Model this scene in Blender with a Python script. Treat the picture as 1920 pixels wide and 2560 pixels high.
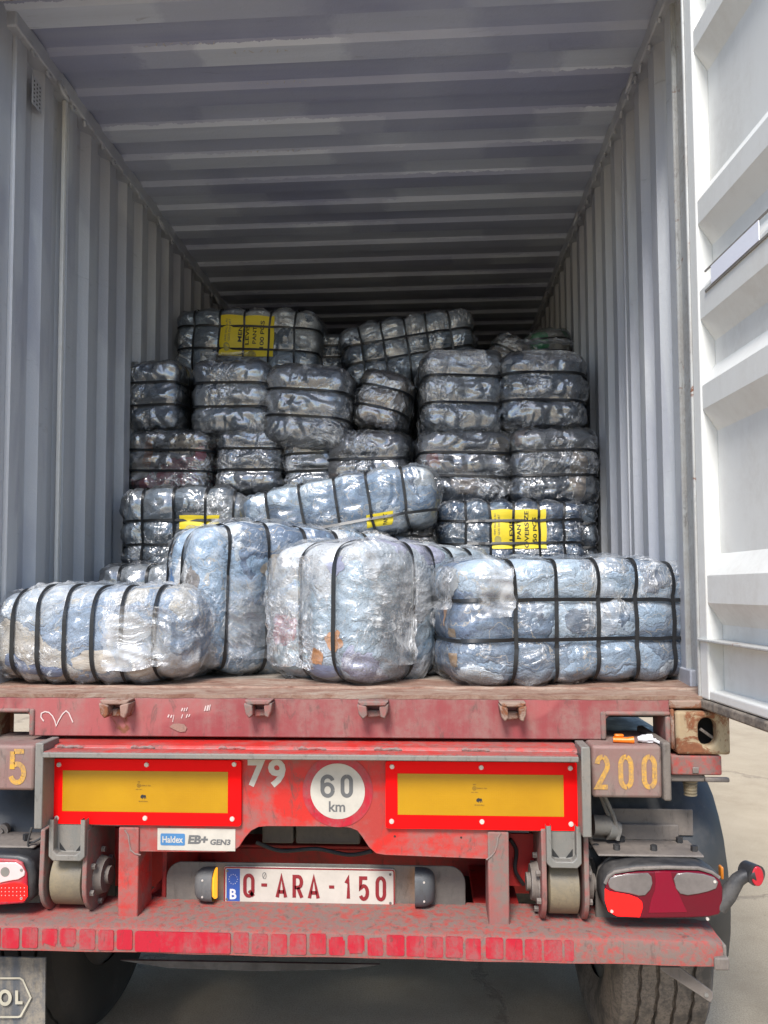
import bpy, bmesh, math, random
import numpy as np
from mathutils import Vector, Matrix, Euler

for o in list(bpy.data.objects):
    bpy.data.objects.remove(o)
SC = bpy.context.scene
COL = SC.collection
R_ = math.radians
rnd = random.Random(7)

# ------------------------------------------------------------------ camera
CAM = Vector((0.3215, -2.283, 1.61))
PITCH, YAW, ROLL, FPX = R_(3.0), R_(3.39), R_(-0.25), 1922.0
CY = 1475 - FPX * math.tan(PITCH)
_f = Vector((-math.sin(YAW) * math.cos(PITCH), math.cos(YAW) * math.cos(PITCH), math.sin(PITCH)))
_r = Vector((math.cos(YAW), math.sin(YAW), 0))
_u = _r.cross(_f)
_r, _u = _r * math.cos(ROLL) + _u * math.sin(ROLL), _u * math.cos(ROLL) - _r * math.sin(ROLL)
cd = bpy.data.cameras.new('camera')
co = bpy.data.objects.new('camera', cd)
COL.objects.link(co)
m = Matrix((_r, _u, -_f)).transposed().to_4x4()
m.translation = CAM
co.matrix_world = m
cd.sensor_fit = 'HORIZONTAL'
cd.sensor_width = 36
cd.lens = 36 * FPX / 1920
cd.shift_y = (CY - 1280) / 1920
cd.clip_start = 0.02
cd.clip_end = 500
SC.camera = co

# ------------------------------------------------------------------ light
SUN_EL, SUN_AZ = R_(50), R_(192)          # azimuth clockwise from +Y
W = bpy.data.worlds.new('World')
SC.world = W
W.use_nodes = True
wn = W.node_tree
wn.nodes.clear()
wo = wn.nodes.new('ShaderNodeOutputWorld')
wb = wn.nodes.new('ShaderNodeBackground')
ws = wn.nodes.new('ShaderNodeTexSky')
ws.sky_type = 'NISHITA'
ws.sun_disc = False
ws.sun_elevation = SUN_EL
ws.sun_rotation = SUN_AZ
ws.air_density = 1.0
ws.dust_density = 1.2
ws.ozone_density = 1.0
wh = wn.nodes.new('ShaderNodeHueSaturation')
wh.inputs['Saturation'].default_value = 1.15
wn.links.new(ws.outputs[0], wh.inputs['Color'])
wn.links.new(wh.outputs[0], wb.inputs[0])
wb.inputs[1].default_value = 0.125
wn.links.new(wb.outputs[0], wo.inputs[0])
sd = bpy.data.lights.new('sun', 'SUN')
sd.energy = 2.9
sd.angle = R_(18)
sd.color = (1.0, 0.97, 0.93)
so = bpy.data.objects.new('sun', sd)
COL.objects.link(so)
sv = Vector((math.sin(SUN_AZ) * math.cos(SUN_EL), math.cos(SUN_AZ) * math.cos(SUN_EL), math.sin(SUN_EL)))
so.rotation_euler = sv.to_track_quat('Z', 'Y').to_euler()
so.location = sv * 20
SC.view_settings.view_transform = 'Standard'
SC.view_settings.look = 'None'
SC.view_settings.gamma = 1
SC.view_settings.use_curve_mapping = False
SC.view_settings.exposure = 0.85
SC.cycles.max_bounces = 10
SC.cycles.diffuse_bounces = 5
SC.cycles.transparent_max_bounces = 16
SC.cycles.caustics_reflective = False
SC.cycles.use_denoising = True
SC.cycles.denoising_prefilter = 'ACCURATE'
SC.cycles.caustics_refractive = False

# ------------------------------------------------------------------ helpers
def at(u, v, Y):
    """pixel of the 1920x2560 photograph -> (X, Z) on the upright plane at depth Y"""
    r = _r * ((u - 960) / FPX) - _u * ((v - CY) / FPX) + _f
    k = (Y - CAM.y) / r.y
    return CAM.x + r.x * k, CAM.z + r.z * k

def X_(u, Y, v=1900):
    return at(u, v, Y)[0]

def Z_(v, Y, u=900):
    return at(u, v, Y)[1]

class MB:
    def __init__(s):
        s.v, s.f, s.fa = [], [], []
    def add(s, vs, fs, a=0.0):
        k = len(s.v)
        s.v += [tuple(p) for p in vs]
        s.f += [tuple(i + k for i in f) for f in fs]
        s.fa += [a] * len(fs)
        return s
    def box(s, x0, x1, y0, y1, z0, z1, a=0.0):
        return s.add([(x0, y0, z0), (x1, y0, z0), (x1, y1, z0), (x0, y1, z0), (x0, y0, z1), (x1, y0, z1), (x1, y1, z1), (x0, y1, z1)],
                     [(0, 3, 2, 1), (4, 5, 6, 7), (0, 1, 5, 4), (1, 2, 6, 5), (2, 3, 7, 6), (3, 0, 4, 7)], a)
    def prism(s, poly, y0, y1, plane='xz'):
        n = len(poly)
        area = sum(poly[i][0] * poly[(i + 1) % n][1] - poly[(i + 1) % n][0] * poly[i][1] for i in range(n))
        if area < 0:
            poly = poly[::-1]
        if plane == 'xz':
            P = lambda a, b, c: (a, c, b)
        elif plane == 'yz':
            P = lambda a, b, c: (c, a, b)
        else:
            P = lambda a, b, c: (a, b, c)
        lo, hi = min(y0, y1), max(y0, y1)
        vs = [P(a, b, lo) for a, b in poly] + [P(a, b, hi) for a, b in poly]
        fs = [tuple(range(n)), tuple(range(2 * n - 1, n - 1, -1))]
        fs += [(i, i + n, (i + 1) % n + n, (i + 1) % n) for i in range(n)]
        if plane != 'xz':
            fs = [f[::-1] for f in fs]
        return s.add(vs, fs)
    def cyl(s, p0, p1, r0, r1=None, n=20):
        r1 = r0 if r1 is None else r1
        p0, p1 = Vector(p0), Vector(p1)
        d = (p1 - p0).normalized()
        a = d.orthogonal().normalized()
        b = d.cross(a)
        vs = []
        for p, r in ((p0, r0), (p1, r1)):
            for i in range(n):
                t = 2 * math.pi * i / n
                vs.append(p + a * (r * math.cos(t)) + b * (r * math.sin(t)))
        fs = [(i, (i + 1) % n, (i + 1) % n + n, i + n) for i in range(n)]
        fs += [tuple(range(n - 1, -1, -1)), tuple(range(n, 2 * n))]
        return s.add(vs, fs)
    def tube(s, pts, r, n=10):
        pts = [Vector(p) for p in pts]
        rs = r if isinstance(r, (list, tuple)) else [r] * len(pts)
        vs = []
        ref = None
        for i, p in enumerate(pts):
            d = (pts[min(i + 1, len(pts) - 1)] - pts[max(i - 1, 0)]).normalized()
            if ref is None:
                ref = d.orthogonal().normalized()
            a = (ref - d * ref.dot(d)).normalized()
            ref = a
            b = d.cross(a)
            for j in range(n):
                t = 2 * math.pi * j / n
                vs.append(p + a * (rs[i] * math.cos(t)) + b * (rs[i] * math.sin(t)))
        fs = []
        for i in range(len(pts) - 1):
            for j in range(n):
                fs.append((i * n + j, i * n + (j + 1) % n, (i + 1) * n + (j + 1) % n, (i + 1) * n + j))
        fs += [tuple(range(n - 1, -1, -1)), tuple(range((len(pts) - 1) * n, len(pts) * n))]
        return s.add(vs, fs)
    def lathe(s, prof, axis_o, n=48):
        """prof: (x, r) along the X axis about axis_o"""
        vs, fs = [], []
        k = len(prof)
        for i in range(n):
            t = 2 * math.pi * i / n
            for x, r in prof:
                vs.append((axis_o[0] + x, axis_o[1] + r * math.cos(t), axis_o[2] + r * math.sin(t)))
        for i in range(n):
            j = (i + 1) % n
            for q in range(k - 1):
                fs.append((i * k + q, i * k + q + 1, j * k + q + 1, j * k + q))
        return s.add(vs, fs)
    def build(s, name, mat, parent=None, bevel=0.0, smooth=35, attr=False, seg=2, loc=None):
        me = bpy.data.meshes.new(name)
        me.from_pydata(s.v, [], s.f)
        me.validate()
        if attr and len(me.polygons) == len(s.fa):
            at_ = me.attributes.new('paint', 'FLOAT', 'FACE')
            at_.data.foreach_set('value', s.fa)
        o = bpy.data.objects.new(name, me)
        COL.objects.link(o)
        for q in (mat if isinstance(mat, (list, tuple)) else [mat]):
            me.materials.append(q)
        if smooth:
            me.polygons.foreach_set('use_smooth', [True] * len(me.polygons))
            me.set_sharp_from_angle(angle=R_(smooth))
        if bevel:
            b = o.modifiers.new('edge', 'BEVEL')
            b.width = bevel
            b.segments = seg
            b.limit_method = 'ANGLE'
            b.angle_limit = R_(40)
            b.harden_normals = False
        if parent is not None:
            o.parent = parent
        if loc:
            o.location = loc
        return o

def empty(name, loc, label=None, cat=None, group=None):
    o = bpy.data.objects.new(name, None)
    o.empty_display_size = 0.1
    COL.objects.link(o)
    o.location = loc
    return tag(o, label, cat, group)

def tag(o, label=None, cat=None, group=None, kind=None):
    for k, v in (('label', label), ('category', cat), ('group', group), ('kind', kind)):
        if v:
            o[k] = v
    return o

def arc(cx, cz, rx, rz, a0, a1, n=10):
    return [(cx + rx * math.cos(R_(a0 + (a1 - a0) * i / n)), cz + rz * math.sin(R_(a0 + (a1 - a0) * i / n))) for i in range(n + 1)]

def rrect(x0, x1, z0, z1, r, n=5):
    return (arc(x1 - r, z1 - r, r, r, 0, 90, n) + arc(x0 + r, z1 - r, r, r, 90, 180, n)
            + arc(x0 + r, z0 + r, r, r, 180, 270, n) + arc(x1 - r, z0 + r, r, r, 270, 360, n))

def text_mesh(s, bold=0.0):
    cu = bpy.data.curves.new('t', 'FONT')
    cu.body = s
    cu.size = 1
    cu.resolution_u = 3
    cu.offset = bold
    o = bpy.data.objects.new('t', cu)
    COL.objects.link(o)
    dg = bpy.context.evaluated_depsgraph_get()
    me = bpy.data.meshes.new_from_object(o.evaluated_get(dg))
    bpy.data.objects.remove(o)
    bpy.data.curves.remove(cu)
    n = len(me.vertices)
    c = np.empty(n * 3)
    me.vertices.foreach_get('co', c)
    c = c.reshape(-1, 3)[:, :2]
    fs = [tuple(p.vertices) for p in me.polygons]
    bpy.data.meshes.remove(me)
    c = (c - c.min(0)) / np.maximum(c.max(0) - c.min(0), 1e-6)
    return c, fs

def text_fit(name, s, x0, x1, z0, z1, Y, mat, parent, bold=0.0, shear=0.0, rot=False, mb=None):
    """flat lettering filling the box, facing -Y"""
    c, fs = text_mesh(s, bold)
    vs = []
    for a, b in c:
        if rot:                                   # reads bottom to top
            a, b = 1 - b, a
        vs.append((x0 + (x1 - x0) * a + shear * (b - 0.5) * (z1 - z0), Y, z0 + (z1 - z0) * b))
    q = mb or MB()
    q.add(vs, fs)
    if mb is None:
        return q.build(name, mat, parent, smooth=0)

def stroke(mb, pts, w, Y, closed=False):
    """flat band of width w along 2-D points in the XZ plane"""
    n = len(pts)
    L = []
    for i in range(n):
        p = Vector(pts[i])
        a = Vector(pts[i - 1]) if (i > 0 or closed) else None
        b = Vector(pts[(i + 1) % n]) if (i < n - 1 or closed) else None
        d1 = (p - a).normalized() if a is not None and (p - a).length > 1e-9 else None
        d2 = (b - p).normalized() if b is not None and (b - p).length > 1e-9 else None
        d1 = d1 or d2
        d2 = d2 or d1
        t = (d1 + d2)
        t = t.normalized() if t.length > 1e-6 else d1
        nn = Vector((-t.y, t.x))
        k = 1 / max(0.5, nn.dot(Vector((-d1.y, d1.x))))
        L.append((p + nn * w / 2 * k, p - nn * w / 2 * k))
    vs, fs = [], []
    for a, b in L:
        vs += [(a.x, Y, a.y), (b.x, Y, b.y)]
    for i in range(n if closed else n - 1):
        j = (i + 1) % n
        fs.append((2 * i, 2 * i + 1, 2 * j + 1, 2 * j))
    mb.add(vs, fs)

# unit glyphs (box 0..1 x 0..1) as lists of polylines, for plate and stencil figures
def glyph(ch, stencil=False):
    if ch == '0':
        if stencil:
            return [arc(.5, .72, .38, .28, 84, 180) + arc(.5, .28, .38, .28, 180, 276),
                    arc(.5, .28, .38, .28, 284, 360) + arc(.5, .72, .38, .28, 0, 76)]
        return [arc(.5, .74, .38, .26, 90, 180) + arc(.5, .26, .38, .26, 180, 360) + arc(.5, .74, .38, .26, 0, 90)]
    if ch == '2':
        base = [arc(.5, .72, .38, .28, 76, -25, 8) + [(.12, .0), (.88, .0)]]
        return base + [arc(.5, .72, .38, .28, 170, 84, 6)]
    if ch == '5':
        if stencil:
            return [[(.13, .42), (.13, 1.0)], [(.24, 1.0), (.86, 1.0)], [(.26, .56)] + arc(.45, .29, .42, .3, 95, -20, 8) + arc(.45, .29, .42, .3, -20, -160, 8)]
        return [[(.85, 1.0), (.17, 1.0), (.14, .52)] + arc(.48, .32, .38, .31, 130, -150, 14)]
    if ch == '4':
        return [[(.7, 0), (.7, 1.0)], [(.62, .98), (.1, .3)], [(.06, .26), (.95, .26)]]
    if ch == 'Q':
        return glyph('0') + [[(.52, .26), (.95, .0)]]
    if ch == 'A':
        return [[(.06, 0), (.5, 1.0), (.94, 0)], [(.2, .26), (.8, .26)]]
    if ch == 'R':
        return [[(.12, 0), (.12, 1.0), (.5, 1.0)] + arc(.52, .74, .36, .26, 80, -80, 8) + [(.16, .48)], [(.5, .48), (.92, 0)]]
    if ch == '1':
        return [[(.2, .74), (.62, 1.0), (.62, 0)]]
    if ch == '-':
        return [[(.1, .5), (.9, .5)]]
    return []

def glyphs(mb, ch, x0, x1, z0, z1, w, Y, stencil=False):
    for pl in glyph(ch, stencil):
        stroke(mb, [(x0 + w / 2 + (x1 - x0 - w) * a, z0 + w / 2 + (z1 - z0 - w) * b) for a, b in pl], w, Y)

# ------------------------------------------------------------------ materials
class NT:
    def __init__(s, name):
        s.m = bpy.data.materials.new(name)
        s.m.use_nodes = True
        s.t = s.m.node_tree
        s.t.nodes.clear()
        s.out = s.t.nodes.new('ShaderNodeOutputMaterial')
    def n(s, typ, ins=None, **pr):
        d = s.t.nodes.new('ShaderNode' + typ)
        for k, v in pr.items():
            setattr(d, k, v)
        for k, v in (ins or {}).items():
            i = d.inputs[k]
            if isinstance(v, bpy.types.NodeSocket):
                s.t.links.new(v, i)
            else:
                i.default_value = v
        return d
    def obj(s, scale=(1, 1, 1), rot=(0, 0, 0), loc=(0, 0, 0)):
        tc = s.n('TexCoord')
        return s.n('Mapping', {'Vector': tc.outputs['Object'], 'Scale': scale, 'Rotation': rot, 'Location': loc}).outputs[0]
    def noise(s, vec, scale, detail=5, rough=.6, dist=0.0, typ='FBM'):
        return s.n('TexNoise', {'Vector': vec, 'Scale': scale, 'Detail': detail, 'Roughness': rough, 'Distortion': dist}, noise_type=typ, normalize=True).outputs[0]
    def ramp(s, fac, stops, interp='LINEAR'):
        r = s.n('ValToRGB', {'Fac': fac})
        r.color_ramp.interpolation = interp
        e = r.color_ramp.elements
        while len(e) < len(stops):
            e.new(0.5)
        for q, (p, c) in zip(e, stops):
            q.position = p
            q.color = (c, c, c, 1) if isinstance(c, (int, float)) else tuple(c) + (1,)
        return r.outputs[0]
    def mix(s, fac, a, b, bt='MIX'):
        d = s.n('Mix', data_type='RGBA', blend_type=bt, clamp_factor=True)
        for i, v in ((0, fac), (6, a), (7, b)):
            if isinstance(v, bpy.types.NodeSocket):
                s.t.links.new(v, d.inputs[i])
            elif i == 0:
                d.inputs[0].default_value = v
            else:
                d.inputs[i].default_value = tuple(v) + (1,) if len(v) == 3 else v
        return d.outputs[2]
    def math(s, op, a, b=0.0, clamp=False):
        return s.n('Math', {0: a, 1: b}, operation=op, use_clamp=clamp).outputs[0]
    def bump(s, h, strength=.3, dist=.01, nrm=None):
        i = {'Height': h, 'Strength': strength, 'Distance': dist}
        if nrm:
            i['Normal'] = nrm
        return s.n('Bump', i).outputs[0]
    def pbr(s, color, rough=.5, metal=0.0, normal=None, spec=.5, emis=None, estr=0.0, coat=0.0):
        i = {'Base Color': color if isinstance(color, bpy.types.NodeSocket) else tuple(color) + (1,), 'Roughness': rough, 'Metallic': metal,
             'Specular IOR Level': spec, 'Coat Weight': coat}
        if normal:
            i['Normal'] = normal
        if emis:
            i['Emission Color'] = tuple(emis) + (1,)
            i['Emission Strength'] = estr
        b = s.n('BsdfPrincipled', i)
        s.t.links.new(b.outputs[0], s.out.inputs[0])
        return s.m

def plain(name, c, rough=.5, metal=0.0, spec=.5, emis=None, estr=0.0, wear=.12, coat=0.0):
    t = NT(name)
    v = t.obj()
    a = t.noise(v, 14, 6, .65)
    col = t.mix(t.ramp(a, [(.3, 1.0), (.75, 0.0)]), c, tuple(q * (1 - wear) + .02 * wear for q in c))
    return t.pbr(col, rough, metal, t.bump(t.noise(v, 90, 3), .08, .002), spec, emis, estr, coat)

def painted(name, base, dirt, amt=.5, rough=.55, rust=0.0, scale=1.0, patch=None, streak=.5, bumps=.25, edge=0.0, side=0.0, edge_col=None, grime=1.0):
    """old paint: dust clouds, runs, scuffs and (optionally) rust"""
    t = NT(name)
    v = t.obj()
    big = t.noise(v, 2.6 * scale, 8, .68, .4)
    run = t.noise(t.obj((16 * scale, 16 * scale, 1.1 * scale)), 1.0, 5, .6)
    f = t.math('ADD', t.math('MULTIPLY', big, 1 - streak * .5), t.math('MULTIPLY', run, streak * .5))
    if side:
        sx = t.n('SeparateXYZ', {0: v}).outputs[0]
        f = t.math('ADD', f, t.math('MULTIPLY', t.ramp(sx, [(.25, 0.0), (.95, 1.0)]), side))
        lo = t.noise(t.obj((2.2, 3.0, 5.0)), 1.0, 6, .6, .6)
        f = t.math('ADD', f, t.math('MULTIPLY', t.math('SUBTRACT', lo, .5), .7))
    msk = t.ramp(f, [(.5 - .14 * amt, 0.0), (.5 - .14 * amt + .12, 1.0)])
    fine = t.noise(v, 42 * scale, 7, .7)
    msk2 = t.math('MULTIPLY', msk, t.ramp(fine, [(.36, .35), (.56, 1.0)]), True)
    col = base
    if patch:
        pm = t.ramp(t.noise(v, 1.4 * scale, 4, .5, 1.2), [(.5, 0.0), (.53, 1.0)])
        col = t.mix(pm, base, patch)
    col = t.mix(t.math('MULTIPLY', msk2, .4 + .6 * amt), col, dirt)
    if edge:
        bv = t.n('Bevel', {'Radius': .007}, samples=4).outputs[0]
        ge = t.n('NewGeometry').outputs['Normal']
        dt = t.n('VectorMath', {0: bv, 1: ge}, operation='DOT_PRODUCT').outputs['Value']
        em = t.math('MULTIPLY', t.ramp(dt, [(.86, 1.0), (.985, 0.0)]), t.ramp(fine, [(.35, .15), (.6, 1.0)]))
        col = t.mix(t.math('MULTIPLY', em, edge), col, edge_col or tuple(min(1, q * .5 + .24) for q in dirt))
    dk = t.ramp(t.noise(t.obj((30 * scale, 30 * scale, 9 * scale)), 1.0, 6, .75, .8), [(.56, 0.0), (.70, .75 * grime)])
    col = t.mix(dk, col, tuple(q * .38 for q in dirt))
    sc = t.ramp(t.noise(v, 70 * scale, 5, .8, 1.5), [(.66, 0.0), (.7, 1.0)])
    col = t.mix(t.math('MULTIPLY', sc, .45 if grime else .12), col, tuple(min(1, q * .6 + .22) for q in dirt))
    rg = t.math('ADD', t.math('MULTIPLY', msk2, .3), rough, True)
    h = t.math('ADD', t.math('MULTIPLY', fine, .5), t.math('MULTIPLY', big, .5))
    if rust > 0:
        rm = t.ramp(t.noise(v, 5.5 * scale, 9, .72, .8), [(.66 - .3 * rust, 0.0), (.72 - .3 * rust, 1.0)])
        rc = t.mix(t.noise(v, 60, 5), (.10, .035, .018), (.28, .11, .05))
        col = t.mix(rm, col, rc)
        rg = t.math('ADD', rg, t.math('MULTIPLY', rm, .4), True)
        h = t.math('ADD', h, t.math('MULTIPLY', rm, .3))
    return t.pbr(col, rg, 0.0, t.bump(h, bumps, .006))

M = {}
DUST = (.235, .195, .17)
M['red'] = painted('faded_red_paint', (.44, .018, .012), (.175, .125, .108), .84, .55, patch=(.33, .045, .038), scale=1.3, edge=.4, side=.36)
M['bumper'] = painted('dusty_bumper_paint', (.40, .020, .014), (.165, .118, .10), .95, .6, patch=(.30, .05, .042), scale=1.2, edge=.75, side=.30, edge_col=(.50, .026, .018), bumps=.5)
M['red_beam'] = painted('faded_red_beam_paint', (.50, .016, .011), (.19, .135, .118), .42, .5, patch=(.36, .034, .027), streak=.3, edge=.4, side=.26)
M['dusty_red'] = painted('dusty_pink_paint', (.30, .075, .065), (.17, .14, .12), .85, .6, edge=.4)
M['box'] = painted('dusty_box_paint', (.22, .125, .11), (.21, .175, .15), .6, .6, scale=1.5, edge=.5)
M['dusty_grey'] = painted('dust_grey_metal', (.125, .105, .092), (.19, .16, .135), .6, .6, scale=1.5, edge=.4)
M['sill_red'] = painted('maroon_container_paint', (.25, .052, .056), (.26, .165, .14), .42, .42, rust=.12, patch=(.33, .085, .085), streak=.8, edge=.5)
M['rusty'] = painted('rusted_steel', (.27, .16, .125), (.28, .215, .17), .6, .8, rust=.5, scale=1.6, bumps=.6)
M['casting'] = painted('rusty_cream_casting', (.33, .26, .155), (.33, .23, .14), .5, .6, rust=.66, scale=2.2, bumps=.5)
M['dark_red'] = painted('inner_red_chassis', (.42, .016, .014), (.12, .07, .06), .35, .6)  # red paint with dark brown dirt for the inner chassis members
M['black'] = painted('black_plastic', (.022, .022, .024), (.12, .11, .10), .3, .45, streak=.4)
M['lamp_grey'] = painted('grey_lamp_housing', (.075, .08, .085), (.16, .15, .14), .5, .5)
M['panel'] = painted('dark_dusty_panel', (.105, .096, .086), (.18, .155, .13), .5, .5)
M['guard'] = painted('grey_mudguard_plastic', (.035, .036, .036), (.10, .093, .085), .3, .42, bumps=.1)
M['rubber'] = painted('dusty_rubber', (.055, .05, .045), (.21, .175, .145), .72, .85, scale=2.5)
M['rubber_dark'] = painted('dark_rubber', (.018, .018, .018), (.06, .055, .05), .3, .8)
M['steel'] = painted('worn_roller_steel', (.16, .135, .095), (.24, .19, .115), .5, .42, scale=2, streak=.2)
M['grey_frame'] = painted('grey_galvanised', (.17, .165, .15), (.22, .19, .16), .5, .5, scale=2, edge=.3)
M['rivet'] = plain('rivet_metal', (.68, .62, .56), .35, .3)
M['hole'] = plain('dark_hole', (.02, .02, .02), .8)
M['board_red'] = plain('fluorescent_red_film', (.92, .003, .004), .5, spec=.12, wear=.05)
M['white_print'] = plain('aged_white_print', (.56, .52, .45), .5, wear=.25)
M['black_print'] = plain('black_print', (.02, .02, .022), .5)
M['grey_print'] = plain('grey_print', (.13, .13, .13), .5)
M['blue_print'] = plain('blue_print', (.06, .20, .42), .45, wear=.2)
M['eu_blue'] = plain('strip_blue', (.03, .09, .36), .4)
M['plate_white'] = plain('plate_white', (.58, .53, .46), .35, wear=.2)
M['plate_red'] = plain('plate_ruby', (.24, .018, .024), .4)
M['stencil'] = painted('yellow_stencil_paint', (.66, .34, .015), (.32, .20, .10), .75, .55, scale=3)
M['sticker_red'] = painted('red_reflective_sticker', (.42, .008, .026), (.22, .11, .10), .42, .35, scale=2.5, bumps=.15)
M['lens_red'] = plain('red_lens', (.12, .001, .011), .15, spec=.35, coat=.15)
M['lens_lit'] = plain('lit_red_lens', (.8, .005, .005), .4, spec=.1, emis=(1, .010, .008), estr=1.6)
M['lens_clear'] = plain('dusty_clear_lens', (.19, .165, .155), .18, coat=.6, wear=.5)
M['lens_pale'] = plain('pale_lens', (.72, .52, .50), .2, coat=.5)
M['lens_amber'] = plain('amber_lens', (.85, .30, .01), .2, emis=(1, .42, .03), estr=.7)
M['orange'] = plain('orange_plastic', (.85, .19, .01), .35)
M['white_plastic'] = plain('white_plastic', (.68, .68, .70), .35)
M['strap'] = plain('black_strap', (.012, .013, .015), .38, wear=.3)
M['label'] = plain('yellow_label_paper', (.80, .62, .03), .55, wear=.1)
M['chalk'] = plain('chalk', (.62, .50, .47), .9)
M['paper'] = plain('white_paper', (.78, .80, .88), .7, wear=.03)
M['gasket'] = painted('black_gasket', (.05, .045, .042), (.30, .25, .2), .6, .7, scale=2)

def yellow_reflector():
    t = NT('yellow_reflective_panel')
    v = t.obj((1, 1, 1))
    vo = t.n('TexVoronoi', {'Vector': v, 'Scale': 150.0, 'Randomness': .25}, feature='F1').outputs[0]
    d = t.ramp(vo, [(.18, 1.0), (.34, 0.0)])
    big = t.noise(v, 6, 4)
    c = t.mix(t.ramp(big, [(.3, 0.0), (.7, 1.0)]), (.40, .200, .002), (.46, .24, .003))
    c = t.mix(t.math('MULTIPLY', d, .6), c, (.74, .46, .04))
    return t.pbr(c, .3, normal=t.bump(vo, .15, .002))
M['board_yellow'] = yellow_reflector()

def wall_paint(name, base, patch, dirt, roof=False):
    t = NT(name)
    v = t.obj()
    big = t.noise(v, 1.1, 7, .62, .5)
    run = t.noise(t.obj((7, 7, .5) if not roof else (.7, 14, 7)), 1.0, 6, .62)
    col = base
    if roof:
        sp = t.n('SeparateXYZ', {0: v})
        rag = t.math('SUBTRACT', t.noise(v, 16, 5, .7), .5)
        yb = t.math('ADD', sp.outputs[1], t.math('MULTIPLY', rag, .03))
        band = t.math('FLOOR', t.math('DIVIDE', t.math('SUBTRACT', yb, .035), .1225))
        xx = t.math('ADD', t.math('MULTIPLY', sp.outputs[0], .75), t.math('MULTIPLY', rag, .10))
        cv = t.n('CombineXYZ', {0: xx, 1: t.math('MULTIPLY', band, 3.37), 2: t.math('MULTIPLY', band, 1.71)}).outputs[0]
        pn = t.noise(cv, 1.0, 1, .4)
        pm = t.ramp(pn, [(.46, 0.0), (.475, .55), (.56, .6), (.575, 1.0)])
        slow = t.ramp(t.noise(v, .9, 3, .5), [(.35, .35), (.6, 1.0)])
        col = t.mix(t.math('MULTIPLY', pm, slow), base, patch)
    else:
        pm = t.ramp(t.noise(t.obj((3, 3.0, .7)), 1.0, 4, .5, .4), [(.52, 0.0), (.56, 1.0)])
        col = t.mix(t.math('MULTIPLY', pm, .75), base, patch)
    col = t.mix(t.ramp(run, [(.42, 0.0), (.75, .5)]), col, dirt)
    fine = t.noise(v, 38, 7, .72)
    spots = t.ramp(t.noise(v, 26, 6, .75, 1.0), [(.66, 0.0), (.70, 1.0)])
    col = t.mix(t.math('MULTIPLY', spots, .5), col, (.55, .54, .52))
    scuf = t.ramp(t.noise(t.obj((5, 5, 22)) if not roof else t.obj((4, 26, 5)), 1.0, 7, .75, 1.2), [(.62, 0.0), (.70, 1.0)])
    col = t.mix(t.math('MULTIPLY', scuf, .40), col, (.20, .20, .21))
    rr = t.ramp(t.noise(v, 9, 7, .7, .6), [(.72, 0.0), (.76, 1.0)])
    col = t.mix(t.math('MULTIPLY', rr, .6), col, (.22, .13, .09))
    h = t.math('ADD', t.math('MULTIPLY', fine, .35), big)
    return t.pbr(col, t.ramp(big, [(.3, .34), (.7, .55)]), normal=t.bump(h, .45, .014))
M['wall'] = wall_paint('grey_container_paint', (.50, .515, .535), (.38, .39, .435), (.355, .36, .375))
M['roof'] = wall_paint('patched_roof_paint', (.58, .62, .70), (.31, .33, .45), (.41, .44, .51), True)
M['door'] = painted('pale_grey_door_paint', (.69, .695, .67), (.57, .56, .525), .3, .42, scale=.7, bumps=.10, grime=.0)
M['post'] = painted('pale_post_paint', (.44, .45, .44), (.34, .32, .295), .5, .5, rust=.18, scale=1.6)

def floor_mat():
    t = NT('container_plywood')
    v = t.obj((1.2, 8, 1))
    a = t.noise(v, 3, 8, .7)
    c = t.ramp(a, [(.25, (.12, .085, .06)), (.5, (.24, .20, .165)), (.8, (.34, .30, .255))])
    return t.pbr(c, .8, normal=t.bump(t.noise(v, 12, 6), .3, .004))
M['floor'] = floor_mat()

def threshold_mat():
    t = NT('rusty_threshold')
    v = t.obj((2.2, 7, 3))
    a = t.noise(v, 4, 9, .75, .6)
    c = t.ramp(a, [(.25, (.07, .035, .025)), (.40, (.20, .10, .068)), (.55, (.29, .20, .15)), (.75, (.37, .315, .26))])
    g = t.ramp(t.noise(t.obj(), 120, 4, .8), [(.62, 0.0), (.7, 1.0)])
    c = t.mix(t.math('MULTIPLY', g, .6), c, (.50, .37, .24))
    return t.pbr(c, .85, normal=t.bump(t.math('ADD', a, g), .8, .006))
M['threshold'] = threshold_mat()

def ground_mat():
    t = NT('sandy_asphalt')
    v = t.obj()
    a = t.noise(v, 1.7, 9, .72)
    gr = t.noise(v, 170, 4, .75)
    c = t.ramp(a, [(.3, (.36, .285, .19)), (.5, (.47, .385, .265)), (.7, (.54, .445, .315))])
    c = t.mix(t.ramp(gr, [(.38, .85), (.56, 0.0)]), c, (.30, .24, .17))
    sp = t.ramp(t.noise(v, 55, 3, .6, .5), [(.70, 0.0), (.73, 1.0)])
    c = t.mix(t.math('MULTIPLY', sp, .6), c, (.20, .17, .14))
    wv = t.n('VectorMath', {0: v, 1: t.n('VectorMath', {0: t.n('TexNoise', {'Vector': v, 'Scale': 2.2, 'Detail': 7.0, 'Roughness': .7}).outputs['Color'], 'Scale': .55}, operation='SCALE').outputs[0]}, operation='ADD').outputs[0]
    cr = t.n('TexVoronoi', {'Vector': wv, 'Scale': .30}, feature='DISTANCE_TO_EDGE').outputs[0]
    cm = t.ramp(cr, [(.0, .8), (.003, .6), (.007, 0.0)])
    c = t.mix(t.math('MULTIPLY', cm, .6), c, (.17, .13, .095))
    rs = t.ramp(t.noise(t.obj(loc=(7, 2, 0)), .55, 5, .6), [(.62, 0.0), (.74, .5)])
    c = t.mix(rs, c, (.44, .25, .18))
    h = t.math('SUBTRACT', t.math('MULTIPLY', gr, .6), cm)
    return t.pbr(c, .9, normal=t.bump(h, .5, .01))
M['ground'] = ground_mat()

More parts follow.
